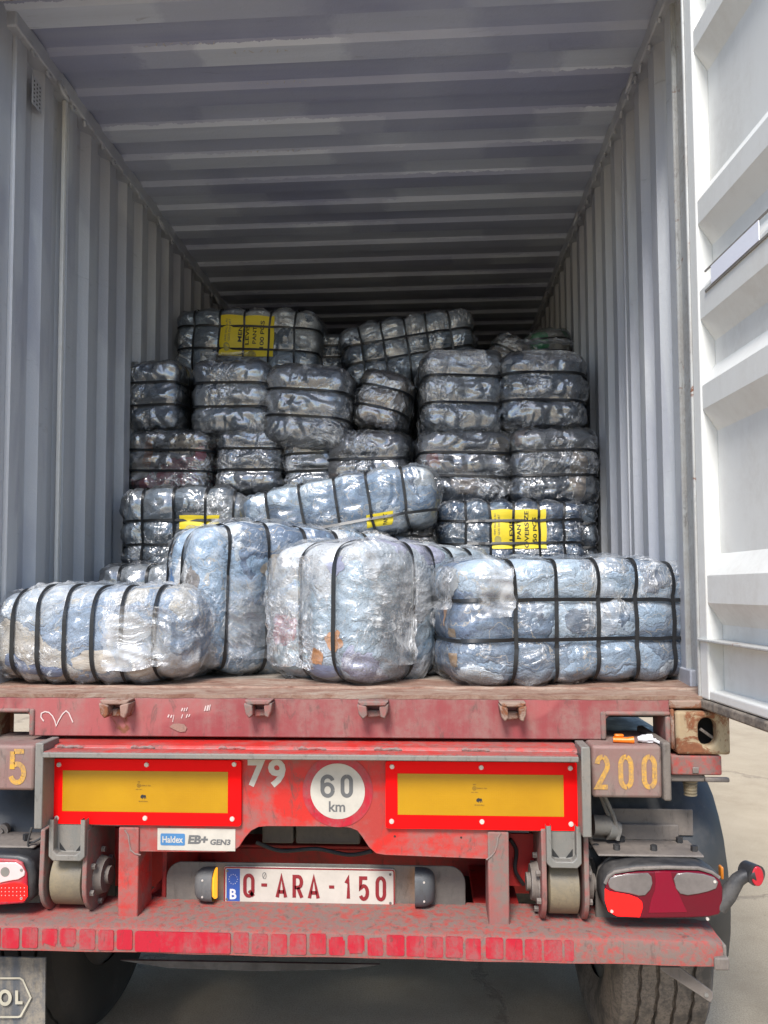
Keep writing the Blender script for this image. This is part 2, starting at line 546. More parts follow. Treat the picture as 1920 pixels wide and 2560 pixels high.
JEANS = [(.12, .18, .29), (.21, .31, .45), (.34, .46, .60), (.46, .57, .68), (.15, .21, .30), (.28, .38, .50), (.58, .64, .69), (.24, .29, .36)]
PALE = [(.42, .56, .70), (.58, .64, .69), (.31, .45, .62), (.65, .67, .68), (.22, .34, .50), (.50, .58, .66), (.38, .51, .66), (.15, .22, .34)]
DARK = [(.09, .13, .19), (.17, .23, .31), (.33, .41, .50), (.50, .55, .60), (.12, .17, .22), (.38, .47, .57), (.62, .65, .66), (.22, .27, .33)]
PALS = {
    'jeans': JEANS, 'pale': PALE, 'dark': DARK,
    'cream': [(.56, .53, .47), (.28, .36, .48), (.62, .62, .60), (.42, .48, .55), (.56, .50, .42), (.38, .46, .56), (.64, .65, .65), (.22, .27, .38)],
    'pink': [(.50, .57, .64), (.56, .20, .26), (.40, .50, .58), (.42, .42, .56), (.60, .62, .64), (.28, .42, .56), (.50, .55, .60), (.46, .54, .62)],
    'leopard': [(.40, .31, .22), (.12, .12, .13), (.34, .03, .05), (.22, .22, .22), (.52, .46, .38), (.20, .09, .04), (.17, .18, .20), (.28, .27, .25)],
    'blue': [(.045, .085, .16), (.06, .11, .20), (.09, .15, .25), (.05, .09, .17), (.07, .12, .21), (.10, .17, .27), (.04, .07, .13), (.16, .23, .32)],
    'tan': [(.38, .29, .22), (.24, .20, .18), (.12, .13, .14), (.44, .36, .29), (.19, .22, .26), (.34, .16, .10), (.28, .26, .23), (.08, .09, .11)],
    'green': [(.02, .20, .07), (.35, .32, .26), (.42, .38, .31), (.03, .15, .06), (.28, .27, .24), (.38, .35, .29), (.18, .19, .19), (.02, .10, .05)],
    'white': [(.20, .22, .24), (.62, .57, .52), (.13, .16, .20), (.32, .34, .36), (.42, .40, .38), (.10, .12, .15), (.26, .29, .33), (.55, .42, .36)],
}
_fab = {}
def fabric(pal, seed, spots=False):
    if (pal, seed) in _fab:
        return _fab[(pal, seed)]
    t = NT('packed_clothes_' + pal)
    v = t.obj(loc=(seed * 1.7, seed * .9, seed * 2.3))
    nz = t.n('TexNoise', {'Vector': v, 'Scale': 5.0, 'Detail': 4.0, 'Roughness': .6}).outputs['Color']
    wv = t.n('VectorMath', {0: v, 1: t.n('VectorMath', {0: nz, 'Scale': .38}, operation='SCALE').outputs[0]}, operation='ADD').outputs[0]
    st = t.n('Mapping', {'Vector': wv, 'Scale': (3.2, 3.2, 6.5)}).outputs[0]
    vo = t.n('TexVoronoi', {'Vector': st, 'Scale': 1.0}, feature='F1')
    sx = t.n('SeparateColor', {0: vo.outputs['Color']})
    cols = PALS[pal]
    c = t.ramp(sx.outputs[0], [(i / len(cols), q) for i, q in enumerate(cols)], 'CONSTANT')
    ed = t.n('TexVoronoi', {'Vector': st, 'Scale': 1.0}, feature='DISTANCE_TO_EDGE').outputs[0]
    fold = t.noise(t.n('Mapping', {'Vector': wv, 'Scale': (6, 6, 26)}).outputs[0], 1.0, 6, .62, .8)
    wash = t.noise(v, 13, 6, .7)
    weave = t.noise(v, 260, 2, .6)
    c = t.mix(t.ramp(wash, [(.4, 0.0), (.8, .4)]), c, (.46, .57, .68) if pal in ('jeans', 'pale', 'cream', 'pink') else (.30, .35, .40))
    c = t.mix(t.ramp(weave, [(.35, .35), (.6, 0.0)]), c, (.02, .025, .04))
    # seams and patches of trim
    sm = t.ramp(t.math('ABSOLUTE', t.math('SUBTRACT', ed, .16)), [(.0, .8), (.014, 0.0)])
    c = t.mix(sm, c, (.58, .50, .38) if pal in ('jeans', 'pale', 'cream') else (.3, .3, .3))
    if pal == 'leopard':
        dots = t.ramp(t.noise(v, 46, 2, .4), [(.60, 0.0), (.63, 1.0)])
        c = t.mix(t.math('MULTIPLY', dots, .85), c, (.03, .025, .02))
    h = t.math('ADD', t.math('MULTIPLY', t.ramp(ed, [(.0, 0.0), (.06, 1.0)]), .22), t.math('MULTIPLY', fold, 1.0))
    _fab[(pal, seed)] = t.pbr(c, .85, normal=t.bump(t.math('ADD', h, t.math('MULTIPLY', weave, .06)), .7, .022), spec=.25)
    return _fab[(pal, seed)]

_film = {}
def film(seed, haze=.10, shine=.5, streak=.5, fs=1.0, rough=.2):
    rough = .27 if shine < .4 else .19
    key = (seed % 4, haze, shine, streak, fs)
    if key in _film:
        return _film[key]
    t = NT('clear_plastic_film')
    k = seed % 4
    v0 = t.obj(rot=(.3 * k, .5 * k, .4 * k), loc=(k * 3.1, k * 1.7, k))
    w = t.n('TexNoise', {'Vector': v0, 'Scale': 3.5, 'Detail': 2.0}).outputs['Color']
    v = t.n('VectorMath', {0: v0, 1: t.n('VectorMath', {0: w, 'Scale': .16}, operation='SCALE').outputs[0]}, operation='ADD').outputs[0]
    def creases(scl, rot):
        m_ = t.n('Mapping', {'Vector': v, 'Scale': tuple(q * fs for q in scl), 'Rotation': rot}).outputs[0]
        z = t.math('ABSOLUTE', t.math('SUBTRACT', t.noise(m_, 1.0, 2, .45, .3), .5))
        return t.ramp(z, [(0.0, 1.0), (.035, .35), (.13, 0.0)])
    r1 = creases((9, 26, 60), (.5, .3, .2))
    r2 = creases((55, 22, 10), (-.4, .6, .8))
    r3 = creases((24, 50, 12), (.9, -.5, .3))
    sel = t.ramp(t.noise(v0, 5.0, 2), [(.42, 0.0), (.58, 1.0)])
    rid = t.math('ADD', t.mix(sel, r1, r2), t.math('MULTIPLY', r3, .5))
    soft = t.noise(v, 10.0, 3, .5)
    calm = t.ramp(t.noise(v0, 3.6, 3, .6, .5), [(.44, .04), (.62, 1.0)])
    rc = t.math('MULTIPLY', rid, calm)
    h = t.math('ADD', t.math('MULTIPLY', rc, .45), t.math('MULTIPLY', soft, 1.0))
    nb = t.bump(h, 1.0, .009)
    ridge = t.ramp(rc, [(.25, 0.0), (.9, 1.0)])
    cloud = t.ramp(t.noise(v0, 5.0, 4, .6, 1.0), [(.52, 0.0), (.68, 1.0)])
    hz = t.math('ADD', t.math('ADD', t.math('MULTIPLY', ridge, streak), t.math('MULTIPLY', cloud, haze * 2.2)), haze * .35, True)
    tr = t.n('BsdfTransparent', {'Color': (.97, .975, .98, 1)})
    df = t.n('BsdfDiffuse', {'Color': (.86, .87, .88, 1), 'Normal': nb})
    gl = t.n('BsdfGlossy', {'Color': (1, 1, 1, 1), 'Roughness': rough, 'Normal': nb})
    s1 = t.n('MixShader', {0: hz, 1: tr.outputs[0], 2: df.outputs[0]})
    fr = t.n('LayerWeight', {'Blend': .4, 'Normal': nb}).outputs['Fresnel']
    gf = t.math('ADD', t.math('MULTIPLY', fr, shine * 1.2), shine * .22, True)
    s2 = t.n('MixShader', {0: gf, 1: s1.outputs[0], 2: gl.outputs[0]})
    t.t.links.new(s2.outputs[0], t.out.inputs[0])
    _film[key] = t.m
    return t.m

# ------------------------------------------------------------------ ground
g = MB()
g.add([(-90, -60, 0), (90, -60, 0), (90, 120, 0), (-90, 120, 0)], [(0, 1, 2, 3)])
tag(g.build('ground', M['ground'], smooth=0), 'sandy cracked asphalt yard under the trailer', kind='structure')

# ------------------------------------------------------------------ container
ZF, ZR, HW = 1.295, 3.70, 1.208          # floor, roof underside, half inner width
YE = 12.0
box = empty('shipping_container', (0, 0.07, ZF), 'open grey shipping container with maroon rear sill, loaded with wrapped bales', 'shipping container')
BO = Vector(box.location)

def bld(mb, name, mat, **k):
    o = mb.build(name, mat, box, **k)
    o.matrix_parent_inverse = Matrix.Translation(-BO)
    return o

def corrugated(side):
    """side wall: vertical trapezoid corrugation, 4 mm sheet"""
    P = []
    y = 0.35
    per = [(0, 0), (.072, 0), (.104, 1), (.174, 1), (.206, 0)]
    while y < YE:
        for dy, k in per[:-1]:
            P.append((y + dy, k))
        y += .206
    mb = MB()
    xi, dp = HW, .034
    z0, z1 = ZF + .004, ZR - .02
    pts = [(q[0], xi - dp + dp * q[1]) for q in P]
    vs, fs = [], []
    for yy, xx in pts:
        for off in (0, .005):
            vs += [(side * (xx + off), yy, z0), (side * (xx + off), yy, z1)]
    for i in range(len(pts) - 1):
        a, b = 4 * i, 4 * (i + 1)
        q = (a, b, b + 1, a + 1) if side < 0 else (a, a + 1, b + 1, b)
        fs.append(q)
        q2 = (a + 2, a + 3, b + 3, b + 2) if side < 0 else (a + 2, b + 2, b + 3, a + 3)
        fs.append(q2)
    mb.add(vs, fs)
    return mb

bld(corrugated(-1), 'side_wall', M['wall'], smooth=20)
bld(corrugated(1), 'side_wall', M['wall'], smooth=20)

# roof: transverse corrugation in brushed-over strips
mb = MB()
per, y0 = .245, .762 - .245 * 3
prof = []
k = 0
while y0 + k * per < YE:
    b = y0 + k * per
    prof += [(b, 0.0), (b + .022, -.020), (b + .118, -.020), (b + .142, 0.0)]
    k += 1
prof = [(.13, -.020)] + [(p, z) for p, z in prof if .14 < p < YE]
rr = random.Random(3)
for i in range(len(prof) - 1):
    (ya, za), (yb, zb) = prof[i], prof[i + 1]
    slope = abs(za - zb) > .001
    cuts = [-HW]
    x = -HW + rr.uniform(.1, 1.3)
    while x < HW - .1:
        cuts.append(x)
        x += rr.uniform(.3, 1.5)
    cuts.append(HW)
    for a, b in zip(cuts[:-1], cuts[1:]):
        val = rr.choice([.2, .2, .25, .5, .5, .55, .8]) if not slope else (rr.choice([.1, .15, .2]) if i % 4 == 0 else rr.choice([.2, .5, .55]))
        edge = rr.uniform(-.012, .012)
        n = 3
        for q in range(n):
            xa, xb = a + (b - a) * q / n, a + (b - a) * (q + 1) / n
            mb.add([(xa, ya, ZR + za + .02), (xb, ya, ZR + za + .02), (xb, yb, ZR + zb + .02), (xa, yb, ZR + zb + .02)], [(0, 3, 2, 1)], val)
roof = bld(mb, 'roof', M['roof'], smooth=0, attr=True)
mb = MB().box(-1.21, 1.21, .1, YE, ZR + .045, ZR + .06)
bld(mb, 'roof_skin', M['wall'])

# top side rails with weld beads and lashing hooks
for s in (-1, 1):
    mb = MB()
    mb.box(*sorted((s * 1.149, s * 1.212)), .3, YE, ZR - .055, ZR + .012)
    bld(mb, 'top_rail', M['wall'], bevel=.006)
    mb = MB()
    for i in range(56):
        yb = .42 + i * .103 + rr.uniform(-.02, .02)
        xx = s * (1.148 + rr.uniform(0, .006))
        zz = ZR - .058 + rr.uniform(-.012, .004)
        L = rr.uniform(.02, .06)
        mb.tube([(xx, yb, zz), (xx + s * .004, yb + L * .5, zz - rr.uniform(0, .012)), (xx, yb + L, zz + .003)], [.005, rr.uniform(.006, .010), .004], 6)
    bld(mb, 'weld_bead', M['wall'])['kind'] = 'stuff'
    for j in range(5):
        yb = .62 + j * 1.12 + (.1 if s > 0 else 0)
        mb = MB()
        ring = [(s * (1.128 + .012 * math.sin(a)), yb + .032 * math.cos(a), ZR - .085 + .032 * math.sin(a)) for a in [2 * math.pi * q / 14 for q in range(15)]]
        mb.tube(ring, .0065, 7)
        mb.box(*sorted((s * 1.13, s * 1.15)), yb - .014, yb + .014, ZR - .066, ZR - .05)
        bld(mb, 'lashing_ring', M['wall'])
# bottom rails / floor edge
for s in (-1, 1):
    mb = MB().box(*sorted((s * 1.168, s * 1.213)), .3, YE, ZF - .12, ZF + .05)
    bld(mb, 'bottom_rail', M['wall'], bevel=.005)
    mb = MB().box(-1.182, -1.166, .712, .732, ZF + .05, ZR - .06) if s < 0 else MB().box(1.168, 1.182, 1.02, 1.034, ZF + .05, ZR - .06)
    bld(mb, 'lap_joint', M['door'] if s < 0 else M['wall'], bevel=.003)
# faint chalk scrawls on the roof ribs
for (yq, xq, nq) in ((.50, -.75, 9), (.56, -.42, 7), (.745, -.40, 8), (1.235, -.55, 10)):
    mb = MB()
    for i in range(nq):
        xa = xq + i * .034 + rr.uniform(-.006, .006)
        pts = [(xa + rr.uniform(-.012, .012), yq + rr.uniform(-.010, .012)) for _ in range(3)]
        for (ax, ay), (bx_, by) in zip(pts[:-1], pts[1:]):
            w_ = .0016
            mb.add([(ax - w_, ay, ZR - .0015), (ax + w_, ay, ZR - .0015), (bx_ + w_, by, ZR - .0015), (bx_ - w_, by, ZR - .0015)], [(0, 3, 2, 1)])
    bld(mb, 'chalk_scrawl', M['white_print'], smooth=0)['kind'] = 'stuff'
# ventilator: small hood with holes, high on the left wall
mb = MB()
mb.box(-1.1755, -1.172, .46, .53, ZR - .235, ZR - .125)
vent = bld(mb, 'ventilator', M['wall'], bevel=.003)
mb = MB()
for i in range(3):
    for j in range(6):
        yv, zv = .473 + i * .021, ZR - .222 + j * .016
        mb.cyl((-1.1716, yv, zv), (-1.1712, yv, zv), .0042, n=8)
o = mb.build('hole', M['hole'], vent)

# front end wall
mb = MB()
x = -HW
while x < HW:
    mb.box(x, x + .11, YE - .03, YE, ZF, ZR)
    mb.box(x + .11, x + .22, YE, YE + .03, ZF, ZR)
    x += .22
bld(mb, 'end_wall', M['wall'])

# plywood floor boards
nb = 12
wv = 2 * 1.167 / nb
for i in range(nb):
    mb = MB().box(-1.167 + i * wv + .0015, -1.167 + (i + 1) * wv - .0015, .425, YE - .04, ZF - .028 - .001 * (i % 2), ZF - .001 * (i % 2))
    bld(mb, 'floor_board', M['floor'], bevel=.002)
mb = MB().box(-1.16, 1.16, .40, YE - .04, ZF - .12, ZF - .034)
bld(mb, 'floor_frame', M['black'])

# rusty threshold plate with lip
mb = MB()
zl = Z_(1737, .07)
n = 60
for i in range(n):
    xa, xb = -1.184 + 2.368 * i / n, -1.184 + 2.368 * (i + 1) / n
    for (ya, za), (yb, zb) in (((.069, zl - .012), (.067, zl)), ((.067, zl), (.17, zl + .006)), ((.17, zl + .006), (.176, zl + .012)), ((.176, zl + .012), (.30, ZF - .004)), ((.30, ZF - .004), (.43, ZF + .003))):
        ja, jb = .003 * math.sin(i * 1.7), .003 * math.sin((i + 1) * 1.7)
        mb.add([(xa, ya, za + ja * .4), (xb, ya, za + jb * .4), (xb, yb, zb + jb * .4), (xa, yb, zb + ja * .4)], [(0, 1, 2, 3)])
bld(mb, 'threshold_plate', M['threshold'], smooth=60)

# maroon sill with the two pockets
zb_, zt_ = Z_(1845.5, .07), zl - .010
xl, xr = X_(75, .07, 1800), X_(1515, .07, 1820)
zn = Z_(1789, .07, 1590)
xe = X_(1676, .07, 1820)
ol = [(xl, zb_), (xr, zb_)] + [(xr, zn - .012), (xr + .012, zn)] + [(xe, zn), (xe, zt_), (-xe - .02, zt_), (-xe - .02, zn), (xl - .012, zn), (xl, zn - .012)]
bld(MB().prism(ol, .07, .082), 'rear_sill', M['sill_red'], bevel=.004)
mb = MB().box(xl, xr, .20, .212, zb_ + .002, zt_ - .03)
mb.box(xl + .002, xr - .002, .083, .20, zb_ + .001, zb_ + .010)
bld(mb, 'sill_backing', M['sill_red'])
# bent rims of the pockets
for s, xx, x2 in ((1, xr, xe), (-1, xl, -xe - .02)):
    mb = MB()
    a, b = sorted((xx, x2))
    mb.box(a - .002, b, .062, .20, zn, zn + .013)
    e = (xx - .016, xx) if s > 0 else (xx, xx + .016)
    mb.box(e[0], e[1], .062, .20, zb_ + .001, zn + .012)
    if s > 0:
        mb.box(x2 - .016, x2, .062, .20, zb_ - .01, zn - .001)
    bld(mb, 'pocket_rim', M['dusty_red'], bevel=.006, seg=3)
# door cam keepers on the sill
def keeper(u0, u1, v0, v1, kind):
    (xa, z1), (xb, z0) = at(u0, v0, .03), at(u1, v1, .03)
    w = xb - xa
    mb = MB()
    mb.prism([(xa, z1), (xb, z1), (xb - .01, z1 - .014), (xa + .01, z1 - .014)], .018, .07)
    mb.prism([(xa, z1 - .008), (xa + w * .30, z1 - .015), (xa + w * .34, z0 + .012), (xa + w * .2, z0), (xa + .006, z0 + .014)], .012, .07)
    mb.prism([(xb, z1 - .008), (xb - w * .30, z1 - .015), (xb - w * .27, z0 + .006), (xb - w * .12, z0), (xb - .003, z0 + .02)], .012 if kind else .022, .07)
    mb.prism([(xa + w * .3, z1 - .03), (xb - w * .28, z1 - .03), (xb - w * .25, z0 + .004), (xa + w * .3, z0)], .045, .07)
    o = bld(mb, 'cam_keeper', M['rusty'] if kind else M['dusty_red'], bevel=.004)
    o['label'] = 'rusty worn cam keeper' if kind else 'pink painted cam keeper'
keeper(252, 326, 1749, 1795, 1)
keeper(612, 681, 1749, 1795, 0)
keeper(893, 972, 1752, 1797, 0)
keeper(1247, 1316, 1755, 1803, 1)
# chalk scribble on the sill
mb = MB()
pts = [(109, 1803), (102, 1793), (103, 1783), (112, 1779), (122, 1781), (131, 1790), (137, 1802), (140, 1815), (147, 1800), (156, 1785), (165, 1777), (172, 1783), (182, 1806)]
stroke(mb, [at(u, v, .067) for u, v in pts], .0035, .0675)
bld(mb, 'chalk_scribble', M['chalk'], smooth=0)
mb = MB()
for (u, v, w, h) in [(455, 1774, 4, 8), (461, 1774, 3, 9), (467, 1773, 3, 9), (421, 1790, 4, 7), (428, 1791, 4, 7), (433, 1796, 2, 18), (455, 1791, 3, 10), (467, 1790, 3, 9), (473, 1789, 3, 7), (513, 1771, 4, 13), (519, 1770, 5, 14), (524, 1769, 3, 15)]:
    xa, za = at(u, v, .067)
    stroke(mb, [(xa - .002, za - h * .0006), (xa + .002, za + h * .0006)], w * .0010, .0675)
bld(mb, 'faded_stencil_figure', M['chalk'], smooth=0)
# paint blister
mb = MB()
bl = [(424, 1817), (432, 1810), (446, 1809), (460, 1811), (467, 1820), (463, 1829), (450, 1830), (436, 1824)]
mb.prism([at(u, v, .067) for u, v in bl], .0668, .0705)
bld(mb, 'rust_blister', M['rusty'])

# corner castings
def casting(s):
    Y = .045
    xa, z1 = at(1690, 1779, Y)
    xb, z0 = at(1828, 1888, Y)
    ox, oz, rx, rz = (xa + xb) / 2 + .012, (z0 + z1) / 2 + .004, .026, .041
    if s < 0:
        xa, xb = -xb - .02, -xa - .02
        ox = (xa + xb) / 2 - .012
    hole = arc(ox, oz + rz - rx, rx, rx, 0, 180, 8) + arc(ox, oz - rz + rx, rx, rx, 180, 360, 8)
    out = []
    for (hx, hz) in hole:                               # matching outline points
        dx, dz = hx - ox, hz - oz
        k = min(((xb - ox) if dx > 0 else (ox - xa)) / max(abs(dx), 1e-6), ((z1 - oz) if dz > 0 else (oz - z0)) / max(abs(dz), 1e-6))
        out.append((ox + dx * k, oz + dz * k))
    for c in ((xa, z0), (xb, z0), (xb, z1), (xa, z1)):
        j = min(range(len(out)), key=lambda q: (out[q][0] - c[0]) ** 2 + (out[q][1] - c[1]) ** 2)
        out[j] = c
    n = len(hole)
    vs = [(a, Y, b) for a, b in out] + [(a, Y, b) for a, b in hole] + [(a, Y + .03, b) for a, b in hole] + [(a, Y + .16, b) for a, b in out]
    fs = []
    for i in range(n):
        j = (i + 1) % n
        fs += [(i, i + n, j + n, j)[::-1], (i + n, i + 2 * n, j + 2 * n, j + n)[::-1], (i, j, j + 3 * n, i + 3 * n)[::-1]]
    fs.append(tuple(range(3 * n, 4 * n)))
    mb = MB().add(vs, fs)
    o = bld(mb, 'corner_casting', M['casting'], bevel=.009, seg=3)
    mb = MB().box(xa + .004, xb - .004, Y + .09, Y + .15, z0 + .004, z1 - .004)
    bld(mb, 'hole_shade_block', M['hole'])  # near-black block behind the opening, stands for the shade in the hollow casting
    mb = MB()
    mb.tube([(ox - .012, Y + .028, oz + .004), (ox + .03, Y + .03, oz - .026)], .0045, 6)
    bld(mb, 'twist_lock_tip', M['dusty_grey'])
    return xa, xb, z0, z1
cxa, cxb, cz0, cz1 = casting(1)
casting(-1)
# flange joining casting and sill, and the shoulder over it
mb = MB().box(xe - .002, cxa - .001, .055, .16, cz0 + .012, zn + .022)
mb.box(xe - .004, 1.205, .060, .30, zt_ - .026, zt_ - .002)
bld(mb, 'casting_shoulder', M['rusty'], bevel=.008, seg=3)

# rear corner posts (J-bar and outer post)
for s in (-1, 1):
    mb = MB()
    xi = 1.186
    mb.box(*sorted((s * xi, s * 1.219)), .13, .345, ZF - .004, ZR + .02)
    mb.box(*sorted((s * 1.172, s * 1.219)), .3455, .357, ZF - .004, ZR + .02)
    mb.box(*sorted((s * (xi + .008), s * 1.219)), .085, .13, ZF - .006, ZR + .02)
    bld(mb, 'corner_post', M['post'] if s > 0 else M['wall'], bevel=.006, seg=3)
# header above the opening (outside the picture)
mb = MB().box(-1.149, 1.149, .085, .135, ZR - .10, ZR + .04)
bld(mb, 'door_header', M['post'], bevel=.006)

# ------------------------------------------------------------------ open right door (part of the container)
def door():
    HX, HY = 1.124, .075
    th = R_(4.0)
    dx, dy = math.sin(th), -math.cos(th)                # along the leaf, towards the viewer
    nx, ny = -math.cos(th), -math.sin(th)               # inner face normal
    def T(a, b, z):                                     # a along leaf, b out of the inner face
        return (HX + dx * a + nx * b, HY + dy * a + ny * b, z)
    def dbox(mb, a0, a1, b0, b1, z0, z1):
        vs = [T(a, b, z) for z in (z0, z1) for (a, b) in ((a0, b0), (a1, b0), (a1, b1), (a0, b1))]
        mb.add(vs, [(0, 3, 2, 1)[::-1], (4, 5, 6, 7)[::-1], (0, 1, 5, 4)[::-1], (1, 2, 6, 5)[::-1], (2, 3, 7, 6)[::-1], (3, 0, 4, 7)[::-1]])
    z0, z1, L = ZF - .01, ZR - .12, 1.15
    mb = MB()
    dbox(mb, 0, .055, -.06, 0, z0, z1)
    dbox(mb, L - .06, L, -.06, 0, z0, z1)
    dbox(mb, .055, L - .06, -.06, -.002, z0 , z0 + .03)
    dbox(mb, .055, L - .06, -.06, -.002, z1 - .06, z1)
    root = bld(mb, 'door', M['door'], bevel=.006, seg=3)
    # corrugated panel
    zz = [(z0 + .03, 0), (1.568 - .065, 0)]
    for c0, c1 in ((1.568, 1.648), (2.14, 2.21), (2.41, 2.495), (2.70, 2.77), (3.24, 3.30)):
        zz += [(c0 - .064, 0), (c0, 1), (c1, 1), (c1 + .064, 0)]
    zz = sorted(set(zz)) + [(z1 - .06, 0)]
    mb = MB()
    vs = []
    na = 12
    for z, kk in zz:
        for i in range(na + 1):
            a = .056 + (L - .117) * i / na
            e = min(1, (a - .056) / .03)
            vs.append(T(a, -.046 + kk * .042, z))
    fs = []
    for r in range(len(zz) - 1):
        for i in range(na):
            q = r * (na + 1) + i
            fs.append((q, q + 1, q + na + 2, q + na + 1)[::-1])
    mb.add(vs, fs)
    def sub(mb, name, mat, **k):
        return mb.build(name, mat, root, **k)
    sub(mb, 'corrugated_panel', M['door'], smooth=25)
    mb = MB()
    dbox(mb, .05, L - .06, -.058, -.052, z0 + .02, z1 - .05)
    sub(mb, 'outer_skin', M['door'])
    mb = MB()
    dbox(mb, .004, L - .06, -.045, .010, 1.455, 1.462)
    sub(mb, 'bottom_ledge', M['post'], bevel=.002)
    mb = MB()
    dbox(mb, .0, L, -.064, .006, z0 - .030, z0 - .002)
    sub(mb, 'door_gasket', M['gasket'], bevel=.006)
    mb = MB()
    dbox(mb, -.014, -.001, -.05, .004, z0, z1)
    sub(mb, 'hinge_gasket', M['post'], bevel=.004)
    # document slot in the rib with a sheet of paper pushed in
    mb = MB()
    dbox(mb, .10, .50, -.004, .0, 2.475, 2.482)
    dbox(mb, .10, .50, -.004, .0, 2.535, 2.540)
    sub(mb, 'document_holder', M['grey_frame'])
    mb = MB()
    dbox(mb, .145, .42, -.002, .001, 2.483, 2.534)
    sub(mb, 'document_sheet', M['paper'])
door()

# ------------------------------------------------------------------ container trailer
tr = empty('container_trailer', (0, 0.6, 0), 'dusty red container chassis trailer with warning boards and number plate', 'trailer')
TO = Vector(tr.location)

def tp(mb, name, mat, **k):
    o = mb.build(name, mat, tr, **k)
    o.matrix_parent_inverse = Matrix.Translation(-TO)
    return o

def pbox(mb, u0, v0, u1, v1, Y, dep, um=None):
    """box whose front face (at depth Y) covers the pixel box"""
    um = um or (u0 + u1) / 2
    xa = at(u0, (v0 + v1) / 2, Y)[0]
    xb = at(u1, (v0 + v1) / 2, Y)[0]
    za, zb = at(um, v1, Y)[1], at(um, v0, Y)[1]
    mb.box(xa, xb, Y, Y + dep, za, zb)
    return xa, xb, za, zb

ZT = 1.150
# rear web plate with the arched cut-out
Y = .005
web = [(122, 1880), (1452, 1888), (1452, 2080), (1270, 2078), (1268, 2150), (962, 2138), (940, 2134), (922, 2118), (905, 2092), (893, 2077), (875, 2070), (852, 2067),
       (668, 2066), (646, 2068), (628, 2077), (612, 2095), (598, 2117), (582, 2128), (562, 2131), (300, 2129), (300, 2066), (122, 2060)]
tp(MB().prism([at(u, v, Y) for u, v in web], Y, Y + .018), 'rear_web', M['red_beam'], bevel=.002)
# upper strip of the web and top plate
xa, xb = X_(108, -.02), X_(1450, -.02)
zs = Z_(1893, -.075, 776)
mb = MB()
mb.prism([(-.02, zs + .008), (-.02, ZT - .012), (-.008, ZT), (.26, ZT), (.26, ZT - .012), (.024, ZT - .012), (.024, zs + .008)], xa, xb, 'yz')
tp(mb, 'top_beam', M['red_beam'], bevel=.003)
mb = MB()
mb.box(X_(104, -.075), X_(1447, -.075), -.078, .004, zs - .008, zs + .0075)
o_ = tp(mb, 'shelf_flange', M['grey_frame'], bevel=.003)
mb = MB().box(X_(106, -.075), X_(1446, -.075), -.074, -.021, zs + .0078, zs + .0095)
tp(mb, 'shelf_paint', M['red_beam'])
mb = MB()
for i, (ua, ub) in enumerate([(140, 205), (325, 385), (545, 612), (745, 815), (935, 1005), (1155, 1225)]):
    x0, x1 = X_(ua, -.03), X_(ub, -.03)
    n = 9
    mb.tube([(x0 + (x1 - x0) * q / n, -.024 + .002 * math.sin(q * 2.1), zs + .013 + .0015 * math.sin(q * 1.3)) for q in range(n + 1)], [.003 + .0035 * ((q * 7) % 3 > 0) for q in range(n + 1)], 6)
tp(mb, 'weld_bead', M['dusty_red'])['kind'] = 'stuff'
# vertical flange plates at both ends
for (u0, v0, u1, v1) in ((86, 1858, 106, 2073), (1455, 1868, 1478, 2094)):
    mb = MB()
    pbox(mb, u0, v0, u1, v1, -.078, .10)
    tp(mb, 'end_flange', M['grey_frame'], bevel=.003)
# gusset at the left end
# side boxes carrying the stencilled figures
mb = MB()
xa = -1.10
xb = X_(86, -.01)
mb.box(xa, xb, -.01, .22, Z_(1977, -.01, 40), ZT - .002)
o45 = tp(mb, 'side_box', M['box'], bevel=.010, seg=3)
mb = MB()
xa, xb, za, zb = pbox(mb, 1480, 1864, 1656, 1996, -.01, .25)
o200 = tp(mb, 'side_box', M['box'], bevel=.010, seg=3)
mb = MB()
mb.box(xb, xb + .022, -.022, .26, za - .004, zb + .012)
tp(mb, 'box_end_plate', M['dusty_grey'], bevel=.006, seg=3)
mb = MB()
for ch, u0, u1 in (('2', 1482, 1530), ('0', 1541, 1589), ('0', 1599, 1648)):
    x0, z1 = at(u0, 1886, -.0115)
    x1, z0 = at(u1, 1974, -.0115)
    glyphs(mb, ch, x0, x1, z0, z1, .0138, -.0115, True)
mb.build('stencil_number', M['stencil'], o200, smooth=0)
mb = MB()
for ch, u0, u1 in (('4', -34, 6), ('5', 20, 70)):
    x0, z1 = at(u0, 1872, -.0115)
    x1, z0 = at(u1, 1962, -.0115)
    glyphs(mb, ch, x0, x1, z0, z1, .0150, -.0115, True)
mb.build('stencil_number', M['stencil'], o45, smooth=0)

